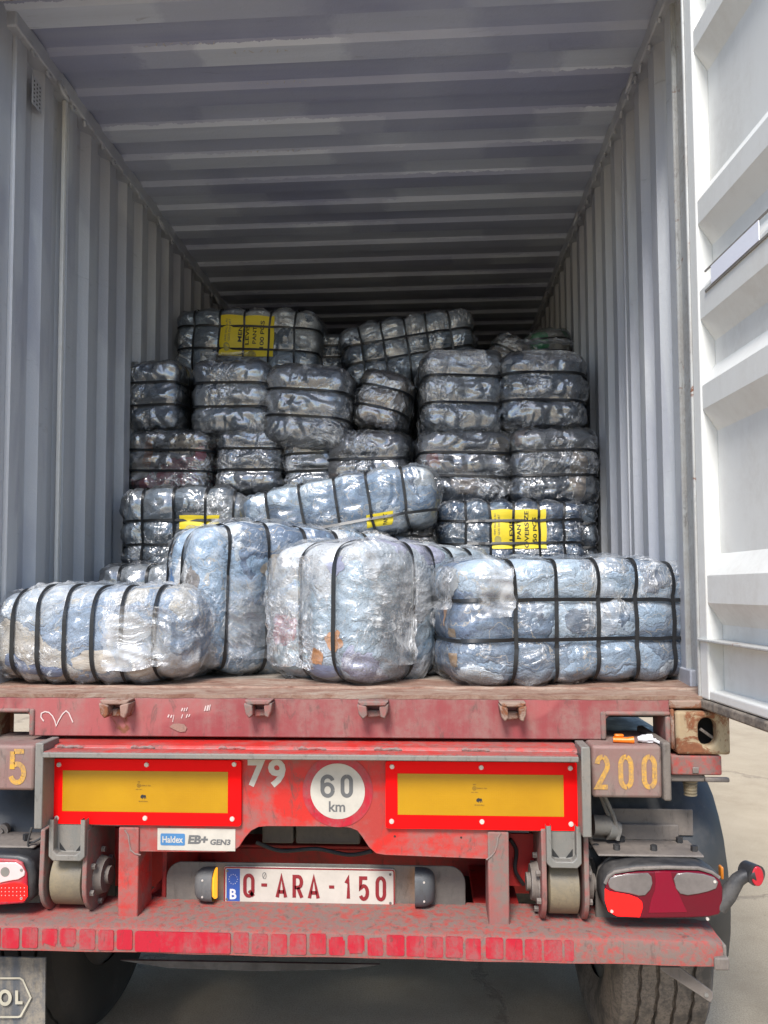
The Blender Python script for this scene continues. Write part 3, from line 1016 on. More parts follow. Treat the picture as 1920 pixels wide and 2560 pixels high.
# twist lock carriers under the castings
for s in (1, -1):
    Yc = .05
    xa, z1 = at(1678, 1892, Yc)
    xb, z0 = at(1806, 1939, Yc)
    f = (lambda x: x) if s > 0 else (lambda x: -x - .01)
    def bx(mb, a, b, *r):
        mb.box(*sorted((f(a), f(b))), *r)
    mb = MB()
    bx(mb, xa, xb, Yc, Yc + .19, z0, z1 + .004)
    tp(mb, 'lock_carrier', M['red'], bevel=.005)
    mb = MB()
    bx(mb, xa, X_(1765, Yc), Yc + .012, Yc + .17, z0 - .022, z0 - .001)
    for (a, b, c, d) in ((1763, 1824, 1944, 1956),):
        x0, zz1 = at(a, c, Yc)
        x1, zz0 = at(b, d, Yc)
        bx(mb, x0, x1, Yc - .004, Yc + .014, zz0, zz1)
    tp(mb, 'lock_lever', M['dusty_grey'], bevel=.004)
    mb = MB()
    cx = f(X_(1738, Yc))
    zq = Z_(1952, Yc, 1738)
    mb.cyl((cx, Yc + .05, zq), (cx, Yc + .05, zq + .022), .020, n=6)
    for i in range(6):
        mb.cyl((cx, Yc + .05, zq - .009 * i), (cx, Yc + .05, zq - .009 * i - .0045), .0245 - .0012 * i, .0225 - .0012 * i, n=18)
        mb.cyl((cx, Yc + .05, zq - .009 * i - .0045), (cx, Yc + .05, zq - .009 * i - .009), .019, n=18)
    tp(mb, 'lock_bolt', M['steel'])
    mb = MB()
    mb.box(cx - .009, cx + .009, Yc - .004, Yc + .001, z0 + .006, z0 + .024)
    tp(mb, 'lock_indicator', M['dusty_grey'], bevel=.003)

# warning boards
def board(c, yel, riv, mark, bul):
    (tl, tr_, br, bl) = [at(u, v, -.008) for u, v in c]
    x0, x1 = (tl[0] + bl[0]) / 2, (tr_[0] + br[0]) / 2
    z1, z0 = (tl[1] + tr_[1]) / 2, (bl[1] + br[1]) / 2
    b = tp(MB().prism(rrect(x0, x1, z0, z1, .008), -.008, .004), 'warning_board', M['board_red'], bevel=.001)
    (a0, b1), (a1, b0) = at(yel[0], yel[1], -.0095), at(yel[2], yel[3], -.0095)
    MB().box(a0, a1, -.0092, -.0085, b0, b1).build('reflective_panel', M['board_yellow'], b)
    for u, v in riv:
        x, z = at(u, v, -.010)
        q = MB()
        q.cyl((x, -.0085, z), (x, -.0115, z), .0075, .0062, 16)
        q.cyl((x, -.0115, z), (x, -.0118, z), .0018, n=8)
        q.build('rivet', M['rivet'], b)
    mbp = MB()
    Yp = -.0098
    mx, mz = at(mark[0], mark[1], Yp)
    stroke(mbp, [(mx + .0052 * math.cos(t * .3927), mz + .0052 * math.sin(t * .3927)) for t in range(16)], .0009, Yp, True)
    text_fit('', 'E6', mx - .0022, mx + .003, mz - .0026, mz + .0026, Yp, None, None, mb=mbp)
    text_fit('', '070R-01 1234'[:7] + ' 70A', mx + .008, mx + .036, mz - .0018, mz + .0018, Yp, None, None, mb=mbp)
    text_fit('', 'RF', mx - .003, mx + .004, mz + .009, mz + .0125, Yp, None, None, mb=mbp)
    text_fit('', 'A01 941', mx - .009, mx + .009, mz - .0128, mz - .0098, Yp, None, None, mb=mbp)
    cx, cz = at(bul[0], bul[1], Yp)
    bull = [(-9, -1), (-8, 3), (-5, 6), (-1, 7), (2, 5), (6, 6), (8, 4), (9.5, -5), (8, -7), (6.5, -1), (5, -2), (4.5, -7), (3, -7), (2.5, -2), (0, -3), (-1, -7), (-2.5, -7), (-3, -3), (-5, -5), (-7.5, -4)]
    mbp.add([(cx + a * .00095, Yp, cz + q * .00095) for a, q in bull], [tuple(range(len(bull)))[::-1]])
    text_fit('', 'BLACK BULL', cx - .013, cx + .015, cz - .0150, cz - .0118, Yp, None, None, mb=mbp)
    mbp.build('board_print', M['black_print'], b, smooth=0)
board([(132, 1898.7), (603.6, 1898.7), (601.8, 2066.5), (126, 2059.5)], (157, 1926, 569, 2033),
      [(147, 1912), (366, 1912), (585, 1911), (141, 2046), (362, 2046), (580, 2048)], (347, 1964), (358, 1992))
board([(964.6, 1900.4), (1445, 1909), (1446, 2079.8), (963, 2069.4)], (994, 1934, 1410, 2042),
      [(980, 1917), (1203, 1919), (1426, 1921), (979, 2054), (1205, 2055), (1428, 2061)], (1186, 1971), (1198, 2001))

# fleet number and speed disc
x0, z1 = at(619, 1899, .0035)
x1, z0 = at(663, 1968, .0035)
text_fit('fleet_number', '7', x0, x1, z0, z1, .0038, M['white_print'], None, bold=.035)
o7 = bpy.data.objects['fleet_number']
x0b, z1 = at(670, 1898, .0035)
x1b, z0 = at(714, 1969, .0035)
o9 = text_fit('fleet_number', '9', x0b, x1b, z0, z1, .0038, M['white_print'], None, bold=.035)
for o in (o7, o9):
    o.parent = tr
    o.matrix_parent_inverse = Matrix.Translation(-TO)
cx, cz = at(844, 1978, .003)
rw = (X_(912, .003) - X_(776, .003)) / 2
ro = rw * 1.29
zcap = Z_(1900, .003, 844)
ring = [(cx + ro * math.cos(t * math.pi / 24), min(cz + ro * math.sin(t * math.pi / 24), zcap)) for t in range(48)]
disc = tp(MB().prism(ring, .0032, .0046), 'speed_disc', M['sticker_red'])
disc['label'] = 'round 60 km speed sticker'
MB().prism([(cx + rw * math.cos(t * math.pi / 24), cz + rw * math.sin(t * math.pi / 24)) for t in range(48)], .0024, .0031).build('disc_face', M['white_print'], disc)
mb = MB()
for ch, u0, u1 in (('6', 800, 838), ('0', 848, 886)):
    x0, z1 = at(u0, 1936, .002)
    x1, z0 = at(u1, 1995, .002)
    w = .0115
    if ch == '0':
        glyphs(mb, '0', x0, x1, z0, z1, w, .0021)
    else:
        sx, sz = x1 - x0 - w, z1 - z0 - w
        for pl in ([arc(.5, .72, .46, .28, 15, 180, 10) + [(.04, .3)]], [arc(.5, .3, .46, .3, 0, 360, 22)]):
            stroke(mb, [(x0 + w / 2 + sx * a, z0 + w / 2 + sz * b) for a, b in pl[0]], w, .0021 if len(pl[0]) > 15 else .0020)
x0, z1 = at(822, 2003, .002)
x1, z0 = at(863, 2030, .002)
text_fit('', 'km', x0, x1, z0, z1, .0021, None, None, bold=.02, mb=mb)
mb.build('disc_figures', M['grey_print'], disc, smooth=0)
# maker's sticker
(x0, z1), (x1, z0) = at(394, 2070, .003), at(588, 2128, .003)
stk = tp(MB().box(x0, x1, .003, .0046, z0, z1), 'maker_sticker', M['white_print'])
stk['label'] = 'white sticker with a blue logo field'
w, h = x1 - x0, z1 - z0
MB().prism(rrect(x0 + w * .04, x0 + w * .355, z0 + h * .22, z0 + h * .76, .004), .0022, .0028).build('logo_field', M['blue_print'], stk)
text_fit('logo_text', 'Haldex', x0 + w * .065, x0 + w * .33, z0 + h * .34, z0 + h * .64, .0020, M['white_print'], stk, bold=.02)
text_fit('sticker_text', 'EB+', x0 + w * .40, x0 + w * .65, z0 + h * .30, z0 + h * .70, .0024, M['grey_print'], stk, bold=.05, shear=.14)
text_fit('sticker_text', 'GEN3', x0 + w * .68, x0 + w * .94, z0 + h * .27, z0 + h * .53, .0024, M['grey_print'], stk, bold=.04, shear=.14)
# small bolt holes in the web
mb = MB()
for u, v in ((987, 2091), (1153, 2094), (1444, 2076)):
    x, z = at(u, v, .004)
    mb.cyl((x, .0042, z), (x, .0052, z), .0032, n=8)
tp(mb, 'bolt_hole', M['hole'])

# uprights between web and underrun beam
mb = MB()
x0, x1 = X_(300, .0), X_(350, .0)
mb.box(x0, x1, -.004, .115, Z_(2318, .0, 320), Z_(2068, .0, 320))
tp(mb, 'upright', M['red_beam'], bevel=.004)
mb = MB()
x0, x1 = X_(1217, .0), X_(1269, .0)
mb.box(x0, x1, -.004, .115, Z_(2335, .0, 1240), Z_(2079, .0, 1240))
tp(mb, 'upright', M['dusty_red'], bevel=.004)
# diagonal weld line where web and uprights meet
p1 = [(1216, 2149), (1228, 2140), (1238, 2128), (1243, 2110), (1245, 2093), (1252, 2082)]
p2 = [(352, 2137), (338, 2134), (327, 2125), (323, 2105), (321, 2088), (312, 2074)]
for pl in (p1, p2):
    mb = MB().tube([(at(u, v, -.004)[0], -.005, at(u, v, -.004)[1]) for u, v in pl], .0022, 6)
    tp(mb, 'weld_line', M['dusty_red'])

# number plate carrier
Yp = .12
def lo(*p):
    return [at(u, v, Yp) for u, v in p]
(a0, zb), (a1, zt) = at(415, 2296, Yp), at(1163, 2160, Yp)
zb = (Z_(2290, Yp, 415) + Z_(2298, Yp, 1163)) / 2
zt = (Z_(2155, Yp, 500) + Z_(2165, Yp, 1100)) / 2
pan = [(a0, zb), (a1, zb)] + arc(a1 - .05, zt - .05, .05, .05, 0, 90, 8) + arc(a0 + .05, zt - .05, .05, .05, 90, 180, 8)
pc = tp(MB().prism(pan, Yp, Yp + .006), 'plate_carrier', M['panel'], bevel=.002)
mb = MB()
for u, v in ((430, 2262), (607, 2270), (786, 2276), (968, 2280), (1141, 2278)):
    x, z = at(u, v, Yp - .001)
    mb.cyl((x, Yp - .004, z), (x, Yp, z), .004, n=8)
mb.build('carrier_screw', M['black'], pc)
(x0, zp1), (x1, zp0) = at(559, 2169, Yp - .01), at(988, 2263, Yp - .01)
zp1 = (Z_(2166, Yp - .01, 561) + Z_(2174, Yp - .01, 988)) / 2
zp0 = (Z_(2259, Yp - .01, 557) + Z_(2268, Yp - .01, 989)) / 2
npl = tp(MB().prism(rrect(x0, x1, zp0, zp1, .009), Yp - .008, Yp - .001), 'number_plate', M['plate_white'], bevel=.0015)
rim = rrect(x0 + .003, x1 - .003, zp0 + .003, zp1 - .003, .007)
mb = MB()
stroke(mb, rim, .0045, Yp - .0088, True)
mb.build('plate_border', M['plate_red'], npl, smooth=0)
pw, ph = x1 - x0, zp1 - zp0
sx0, sx1 = x0 + pw * .017, x0 + pw * .096
MB().box(sx0, sx1, Yp - .0086, Yp - .0081, zp0 + .008, zp1 - .007).build('country_strip', M['eu_blue'], npl)
mb = MB()
ex, ez = (sx0 + sx1) / 2, zp0 + ph * .66
for i in range(12):
    t = i * math.pi / 6
    px_, pz_ = ex + .0135 * math.cos(t), ez + .0145 * math.sin(t)
    mb.add([(px_ + (.0019 if q % 2 == 0 else .0008) * math.sin(q * math.pi / 5), Yp - .0092, pz_ + (.0019 if q % 2 == 0 else .0008) * math.cos(q * math.pi / 5)) for q in range(10)], [tuple(range(10))])
text_fit('', 'B', ex - .0105, ex + .0105, zp0 + ph * .12, zp0 + ph * .40, Yp - .0092, None, None, bold=.03, mb=mb)
mb.build('country_mark', M['white_plastic'], npl, smooth=0)
for ch, a, b, c, d in (('Q', .108, .190, .17, .82), ('-', .222, .256, .40, .64), ('A', .302, .378, .15, .81), ('R', .398, .474, .15, .81), ('A', .490, .568, .14, .80),
                       ('-', .618, .648, .42, .58), ('1', .700, .752, .15, .80), ('5', .782, .858, .14, .80), ('0', .880, .955, .14, .81)):
    mb = MB()
    if ch == '-':
        xa, xb, zz = x0 + pw * a, x0 + pw * b, zp0 + ph * (c + d) / 2
        stroke(mb, [(xa, zz), (xb, zz)], .0095, Yp - .0092)
    else:
        glyphs(mb, ch, x0 + pw * a, x0 + pw * b, zp0 + ph * c, zp0 + ph * d, .0108, Yp - .0092)
        if ch in 'A':
            pass
    mb.build('plate_character', M['plate_red'], npl, smooth=0)
mb = MB()
vx, vz = x0 + pw * .240, zp0 + ph * .77
stroke(mb, [(vx + .0058 * math.cos(t * .4488), vz + .0095 * math.sin(t * .4488)) for t in range(14)], .0015, Yp - .0092, True)
stroke(mb, [(vx - .004, vz - .007), (vx + .004, vz + .007)], .0013, Yp - .0093)
mb.build('plate_stamp', M['grey_print'], npl, smooth=0)
mb = MB()
for a, b in ((.022, .88), (.972, .86), (.02, .12), (.972, .10)):
    mb.cyl((x0 + pw * a, Yp - .010, zp0 + ph * b), (x0 + pw * a, Yp - .008, zp0 + ph * b), .0038, n=10)
mb.build('plate_screw', M['panel'], npl)
# plate lamps
for s, (u0, u1, v0, v1) in ((1, (484, 534, 2173, 2256)), (-1, (1037, 1089, 2175, 2270))):
    (xa, z1), (xb, z0) = at(u0, v0, Yp - .03), at(u1, v1, Yp - .03)
    if s < 0:
        xa, xb = xb, xa
    mb = MB()
    zc, hh, d = (z0 + z1) / 2, (z1 - z0) / 2, .055
    n, k = 10, 9
    vs, fs = [], []
    for i in range(n + 1):
        a = math.pi * i / n
        for j in range(k + 1):
            b = math.pi / 2 * j / k
            sq = lambda q, e: math.copysign(abs(q) ** e, q)
            vs.append((xb + (xa - xb) * sq(math.sin(a), .6) * sq(math.cos(b), .55), Yp - d * sq(math.sin(a), .6) * sq(math.sin(b), .7) - .001, zc + hh * sq(math.cos(a), .55)))
    for i in range(n):
        for j in range(k):
            q = i * (k + 1) + j
            fs.append((q, q + 1, q + k + 2, q + k + 1) if s < 0 else (q, q + k + 1, q + k + 2, q + 1))
    pl = tp(mb.add(vs, fs), 'plate_lamp', M['lamp_grey'])
    mb = MB()
    xl0, xl1 = sorted((xb - s * .0015, xb + s * (.004 if s > 0 else -.0005)))
    mb.prism([(Yp - .042, zc - hh * .55), (Yp - .046, zc), (Yp - .042, zc + hh * .55), (Yp - .02, zc + hh * .86), (Yp - .002, zc + hh * .93), (Yp - .002, zc - hh * .93), (Yp - .02, zc - hh * .86)], xl0, xl1, 'yz')
    mb.build('lamp_lens', M['lens_amber'], pl)
    mb = MB()
    xm = xa * .45 + xb * .55
    for dz in (.5, -.5):
        mb.cyl((xm, Yp - .05, zc + hh * dz), (xm, Yp - .055, zc + hh * dz), .0032, n=8)
    mb.build('lamp_screw', M['rivet'], pl)

# dark inner structure of the chassis
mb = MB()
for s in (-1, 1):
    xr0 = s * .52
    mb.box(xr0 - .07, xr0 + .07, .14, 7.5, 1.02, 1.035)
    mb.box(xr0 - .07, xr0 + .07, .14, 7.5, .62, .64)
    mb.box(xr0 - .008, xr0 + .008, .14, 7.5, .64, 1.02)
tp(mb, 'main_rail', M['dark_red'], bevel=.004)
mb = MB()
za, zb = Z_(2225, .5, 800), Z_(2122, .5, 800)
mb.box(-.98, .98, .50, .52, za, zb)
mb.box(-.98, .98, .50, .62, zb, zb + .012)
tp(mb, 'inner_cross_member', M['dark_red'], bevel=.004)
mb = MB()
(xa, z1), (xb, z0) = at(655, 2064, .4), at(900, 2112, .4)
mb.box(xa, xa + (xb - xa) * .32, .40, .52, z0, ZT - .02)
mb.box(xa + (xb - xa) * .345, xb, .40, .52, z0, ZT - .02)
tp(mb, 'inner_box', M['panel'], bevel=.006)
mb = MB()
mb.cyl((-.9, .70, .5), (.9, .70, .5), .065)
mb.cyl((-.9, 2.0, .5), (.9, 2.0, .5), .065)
mb.cyl((-.9, 3.32, .5), (.9, 3.32, .5), .065)  # beam of the added third axle
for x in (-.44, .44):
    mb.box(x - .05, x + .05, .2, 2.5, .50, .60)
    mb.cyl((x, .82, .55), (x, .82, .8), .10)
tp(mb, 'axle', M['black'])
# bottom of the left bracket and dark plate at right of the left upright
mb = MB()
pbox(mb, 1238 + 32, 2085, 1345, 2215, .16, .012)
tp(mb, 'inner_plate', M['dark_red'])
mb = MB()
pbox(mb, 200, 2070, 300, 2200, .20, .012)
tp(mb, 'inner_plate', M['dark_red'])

# underrun beam with its reflective stickers
Yb = -.075
zt = (Z_(2316, Yb, 60) + Z_(2336, Yb, 1500)) / 2 - .004
zb = (Z_(2390, Yb, 100) + Z_(2421, Yb, 1780)) / 2 + .006
xr = X_(1812, Yb, 2370)
prof = [(Yb, zb + .004), (Yb, zt - .016), (Yb + .005, zt - .005), (Yb + .016, zt), (.135, zt + .006), (.14, zt - .01), (-.05, zt - .012), (Yb + .012, zt - .02), (Yb + .012, zb + .014), (.10, zb + .012), (.10, zb)]
n = 70
mb = MB()
vs, fs = [], []
k = len(prof)
for i in range(n + 1):
    x = -1.155 + (xr + 1.155) * i / n
    for (a, b) in prof:
        wob = .0022 * math.sin(x * 9.1) + .0016 * math.sin(x * 23 + 1)
        e = max(0, (x - xr + .05) / .05)
        vs.append((x, a + (wob if a < -.05 else 0) + e * e * .010 * (a < 0), b - (e * e * .012 if b > zt - .02 and a < 0 else 0)))
for i in range(n):
    for j in range(k):
        q = (j + 1) % k
        fs.append((i * k + j, (i + 1) * k + j, (i + 1) * k + q, i * k + q)[::-1])
fs += [tuple(range(k)), tuple(range(n * k, (n + 1) * k))[::-1]]
mb.add(vs, fs)
bump_ = tp(mb, 'underrun_beam', M['bumper'], smooth=40)
mb = MB()
mb.box(xr - .002, xr + .008, Yb + .006, .12, zb - .004, zt - .014)
mb.box(xr - .03, xr + .010, Yb - .006, Yb + .02, zb - .004, zb + .03)
mb.build('end_cap', M['dusty_grey'], bump_, bevel=.008, seg=3)
sq = [(-40, 3), (7, 49), (56, 95), (105, 143), (150, 190), (199, 238), (246, 284), (291, 330), (338, 577), (584, 622), (630, 670), (678, 718), (725, 766), (774, 815), (822, 862), (869, 911), (919, 958),
      (966, 1011), (1016, 1060), (1065, 1108), (1114, 1157), (1164, 1202), (1214, 1258), (1264, 1306), (1312, 1354), (1360, 1405), (1411, 1434)]
zs0, zs1 = Z_(2396, Yb, 1200) , Z_(2345, Yb, 1200)
for i, (ua, ub) in enumerate(sq):
    xa, xb = X_(ua, Yb, 2360), X_(ub, Yb, 2360)
    j = rnd.uniform(-.002, .002)
    wob = lambda x: .0022 * math.sin(x * 9.1) + .0016 * math.sin(x * 23 + 1)
    mb = MB()
    pl = rrect(xa, xb, zs0 + j, zs1 + j, .006, 3)
    if i in (3, 4, 14, 15, 16):                           # torn corners
        pl = [(a, b + (.006 * math.sin(a * 900) + .012 if (b < zs0 + .02 and i in (3, 4, 15)) else 0) - (.010 + .006 * math.sin(a * 800) if (b > zs1 - .012 and i in (14, 16)) else 0)) for a, b in pl]
    mb.prism(pl, Yb - .0038, Yb + .002)
    if ub - ua < 60:
        mb = MB().prism(pl, Yb + min(wob(xa), wob(xb)) - .0010, Yb + .003)
    mb.build('reflective_sticker', M['sticker_red'], bump_)

# rear rollers with their stop boxes
def roller(u0, u1, v0, v1, bu0, bu1, bv0, bv1, side):
    Yr = .075
    xa, xb = X_(u0, Yr - .08, v0), X_(u1, Yr - .08, v0)
    z1, z0 = Z_(v0, Yr - .06, u0), Z_(v1, Yr - .05, u0)
    r = .085
    zc = z0 + r + .002
    mb = MB()
    prof = [(0, r * .3), (0, r - .008), (.004, r), ((xb - xa) - .004, r), ((xb - xa), r - .008), ((xb - xa), r * .3)]
    mb.lathe(prof, (xa, Yr, zc), 56)
    tp(mb, 'roller', M['steel'], smooth=50)
    for q, (ya, w) in enumerate(((xa - .022, .014), (xb + .008, .014))):
        zt_ = Z_(2070, 0, u0)
        pl = [(Yr - .092, zt_), (Yr + .11, zt_), (Yr + .11, zc)] + arc(Yr, zc, .100, .100, 0, -180, 12)[1:] + [(Yr - .098, zc + .04)]
        mb = MB().prism(pl, ya, ya + w, 'yz')
        sp = tp(mb, 'roller_side_plate', M['dusty_red'], bevel=.003)
    for sd_ in ((xb + .022, 1), (xa - .022, -1)):
        mb = MB()
        x = sd_[0]
        mb.cyl((x, Yr, zc), (x + .022 * sd_[1], Yr, zc), .058, .05, 20)
        mb.cyl((x + .022 * sd_[1], Yr, zc), (x + .034 * sd_[1], Yr, zc), .026, n=12)
        for i in range(6):
            t = i * math.pi / 3 + .4
            mb.cyl((x, Yr + .075 * math.cos(t), zc + .075 * math.sin(t)), (x + .012 * sd_[1], Yr + .075 * math.cos(t), zc + .075 * math.sin(t)), .009, n=6)
        tp(mb, 'roller_hub', M['dusty_grey'])
    # open stop box
    Yx = -.035
    (x0, z1), (x1, z0) = at(bu0, bv0, Yx), at(bu1, bv1, Yx)
    zt_ = z1 + .02
    mb = MB()
    out = [(x0, zt_), (x0, z0 + .012), (x0 + .012, z0), (x1 - .012, z0), (x1, z0 + .012), (x1, zt_)]
    inn = [(x0 + .014, zt_), (x0 + .014, z0 + .03), (x0 + .026, z0 + .018), (x1 - .026, z0 + .018), (x1 - .014, z0 + .03), (x1 - .014, zt_)]
    vs = [(a, Yx, b) for a, b in out] + [(a, Yx, b) for a, b in inn] + [(a, Yx + .03, b) for a, b in inn] + [(a, Yx + .05, b) for a, b in out]
    fs = []
    for i in range(5):
        fs += [(i, i + 1, i + 7, i + 6), (i + 6, i + 7, i + 13, i + 12), (i, i + 18, i + 19, i + 1)]
    fs.append(tuple(range(12, 18)))
    mb.add(vs, fs)
    tp(mb, 'stop_box', M['grey_frame'], bevel=.003)
    mb = MB()
    for xx, sg in ((x0 + .02, 1), (x1 - .02, -1)):
        mb.add([(xx, Yx + .0285, z0 + .024), (xx + sg * .020, Yx + .0285, z0 + .020), (xx, Yx + .0285, z0 + .046)], [(0, 1, 2) if sg > 0 else (0, 2, 1)])
    tp(mb, 'drain_notch', M['hole'], smooth=0)
roller(123, 205, 2158, 2273, 122, 211, 2066, 2154, -1)
roller(1372, 1451, 2178, 2297, 1366, 1455, 2083, 2172, 1)

# tail lamps
def zp8(p):
    return [(1480 + a * .2652, 2120 + b * .2652) for a, b in p]
YL = -.035
lamp = tp(MB().prism([at(u, v, YL) for u, v in zp8([(95, 380), (112, 300), (160, 240), (240, 195), (420, 160), (700, 150), (1010, 165), (1110, 195), (1195, 250), (1232, 350), (1240, 560), (1200, 640), (1100, 655), (900, 662), (440, 668), (210, 655), (130, 600), (100, 500)])], YL, YL + .085),
          'tail_lamp', M['black'], bevel=.012, seg=3)
lamp['label'] = 'right tail lamp with its left corner lit'
L0 = [(120, 360), (140, 290), (200, 245), (420, 215), (700, 205), (1000, 210), (1120, 240), (1200, 290), (1225, 370), (1225, 560), (1190, 620), (1100, 640), (900, 650), (450, 655), (230, 645), (150, 600), (120, 500)]
MB().prism([at(u, v, YL) for u, v in zp8(L0)], YL - .008, YL + .002).build('red_lens', M['lens_red'], lamp, bevel=.005, seg=3)
CL = [(150, 330), (170, 280), (240, 255), (400, 240), (530, 235), (560, 270), (570, 330), (550, 390), (500, 445), (440, 450), (350, 425), (220, 405), (165, 375)]
CR = [(770, 290), (800, 240), (900, 230), (1050, 245), (1150, 275), (1190, 320), (1170, 380), (1090, 410), (1000, 430), (900, 445), (830, 430), (790, 380)]
for q in (CL, CR):
    MB().prism([at(u, v, YL - .009) for u, v in zp8(q)], YL - .0115, YL - .006).build('clear_lens', M['lens_clear'], lamp, bevel=.002)
LT = [(124, 385), (170, 412), (350, 443), (430, 473), (470, 505), (478, 560), (450, 652), (235, 642), (155, 597), (124, 500)]
MB().prism([at(u, v, YL - .009) for u, v in zp8(LT)], YL - .0095, YL - .006).build('lit_lens', M['lens_lit'], lamp, bevel=.001)
MB().prism([at(u, v, YL - .008) for u, v in zp8([(592, 222), (742, 222), (762, 310), (900, 606), (530, 612), (560, 480), (590, 400), (598, 320)])], YL - .0094, YL - .006).build('triangle_reflector', plain('reflector_red', (.21, .003, .02), .25, spec=.3), lamp, bevel=.001)
mb = MB()
for (u, v) in zp8([(187, 598), (1158, 318), (1090, 670)]):
    x, z = at(u, v, YL - .012)
    mb.cyl((x, YL - .013, z), (x, YL - .008, z), .0042, n=10)
mb.build('lens_screw', M['rivet'], lamp)
# dust crust along the top edge of the right lamp
mb = MB()
top = zp8([(120, 330), (150, 265), (210, 222), (420, 188), (700, 178), (1000, 186), (1120, 222), (1195, 275)])
mb.tube([(at(u, v, YL)[0], YL - .004, at(u, v, YL)[1]) for u, v in top], .0052, 7)
mb.build('lamp_rim', M['dusty_grey'], lamp)
# left lamp (cut by the picture edge)
def zp2(p):
    return [(a * .2261, 2060 + b * .2261) for a, b in p]
lamp2 = tp(MB().prism([at(u, v, YL) for u, v in zp2([(-950, 330), (0, 335), (200, 345), (300, 375), (350, 430), (372, 560), (362, 800), (310, 880), (230, 895), (-950, 900)])], YL, YL + .11), 'tail_lamp', M['black'], bevel=.014, seg=3)
lamp2['label'] = 'left tail lamp with pale upper lens'
MB().prism([at(u, v, YL) for u, v in zp2([(-940, 372), (0, 376), (190, 385), (262, 420), (308, 540), (318, 800), (275, 868), (0, 888), (-940, 892)])], YL - .008, YL + .002).build('red_lens', M['sticker_red'], lamp2, bevel=.005, seg=3)
MB().prism([at(u, v, YL - .009) for u, v in zp2([(-900, 425), (180, 425), (240, 465), (278, 530), (272, 572), (205, 612), (100, 628), (0, 650), (-900, 655)])], YL - .0115, YL - .006).build('pale_lens', M['lens_pale'], lamp2, bevel=.002)
MB().prism([at(u, v, YL - .009) for u, v in zp2([(-900, 690), (0, 672), (160, 648), (250, 655), (298, 690), (300, 800), (262, 850), (-900, 870)])], YL - .0105, YL - .006).build('lit_lens', M['lens_lit'], lamp2, bevel=.001)
mb = MB()
for (a, b) in [(18 + 42 * i, 705 + 42 * j) for i in range(7) for j in range(3)]:
    u, v = zp2([(a, b)])[0]
    x, z = at(u, v, YL - .0105)
    mb.cyl((x, YL - .0115, z), (x, YL - .0105, z), .0014, n=6)
mb.build('lens_dot', M['lens_pale'], lamp2)
mb = MB()
for (a, b) in ((236, 508), (236, 822)):
    u, v = zp2([(a, b)])[0]
    x, z = at(u, v, YL - .012)
    mb.cyl((x, YL - .0135, z), (x, YL - .009, z), .0042, n=10)
u, v = zp2([(55, 530)])[0]
x, z = at(u, v, YL - .012)
mb.cyl((x, YL - .0122, z), (x, YL - .0116, z), .014, n=20)
mb.build('lens_screw', M['grey_frame'], lamp2)

# lamp mounting plates and bolted strips
mb = MB()
mb.prism([at(u, v, .055) for u, v in zp8([(35, 300), (60, 180), (150, 90), (960, 90), (1080, 150), (1120, 260), (1120, 690), (35, 690)])], .055, .063)
tp(mb, 'lamp_plate', M['panel'], bevel=.003)
mb = MB()
mb.prism([at(u, v, .055) for u, v in zp2([(-900, 235), (250, 250), (380, 300), (430, 380), (440, 880), (-900, 880)])], .057, .065)
tp(mb, 'lamp_plate', M['panel'], bevel=.003)
mb = MB()
a0, a1 = at(1490, 2124, .05), at(1752, 2140, .05)
mb.box(a0[0], a1[0], .02, .16, a1[1] + .004, a1[1] + .011)
mb.box(a0[0], a1[0] - .03, .15, .157, a1[1] + .011, a1[1] + .058)
st = tp(mb, 'bolted_strip', M['dusty_grey'], bevel=.004)
for i, u in enumerate((1528, 1555, 1618, 1700, 1716)):
    mb = MB()
    x, z = at(u, 2108 if i % 2 else 2122, .13)
    mb.cyl((x, .135 if i % 2 else .06, a1[1] + .008), (x, .135 if i % 2 else .06, a1[1] + .026), .010, n=6)
    mb.build('bolt', M['black'], st)
mb = MB()
a2 = at(1545, 2070, .30)
mb.box(a2[0] - .05, a1[0] + .02, .17, .176, a1[1] + .02, a1[1] + .10)
tp(mb, 'mudguard_flange', M['dusty_grey'], bevel=.012, seg=3)
mb = MB()
a0, a1 = at(-60, 2096, .05), at(97, 2108, .05)
mb.box(a0[0], a1[0], .02, .16, a1[1] - .008, a1[1])
st2 = tp(mb, 'bolted_strip', M['dusty_grey'], bevel=.004)
mb = MB()
x, z = at(60, 2101, .06)
mb.cyl((x, .07, z), (x, .07, z + .016), .009, n=6)
mb.build('bolt', M['black'], st2)
mb = MB()
x, z = at(13, 2072, .16)
mb.cyl((x, .14, z), (x, .16, z), .02, n=20)
mb.cyl((x, .132, z), (x, .145, z), .008, n=8)
tp(mb, 'mudguard_bolt', M['dusty_grey'])
mb = MB()
mb.tube([(*at(u, v, .02)[:1], .02, at(u, v, .02)[1]) for u, v in ((80, 2068), (75, 2085), (71, 2100), (70, 2114))], .0035, 8)
mb.tube([(at(u, v, .03)[0], .03, at(u, v, .03)[1]) for u, v in ((72, 2107), (85, 2105), (98, 2098), (108, 2090))], .0035, 8)
tp(mb, 'cable', M['black'])
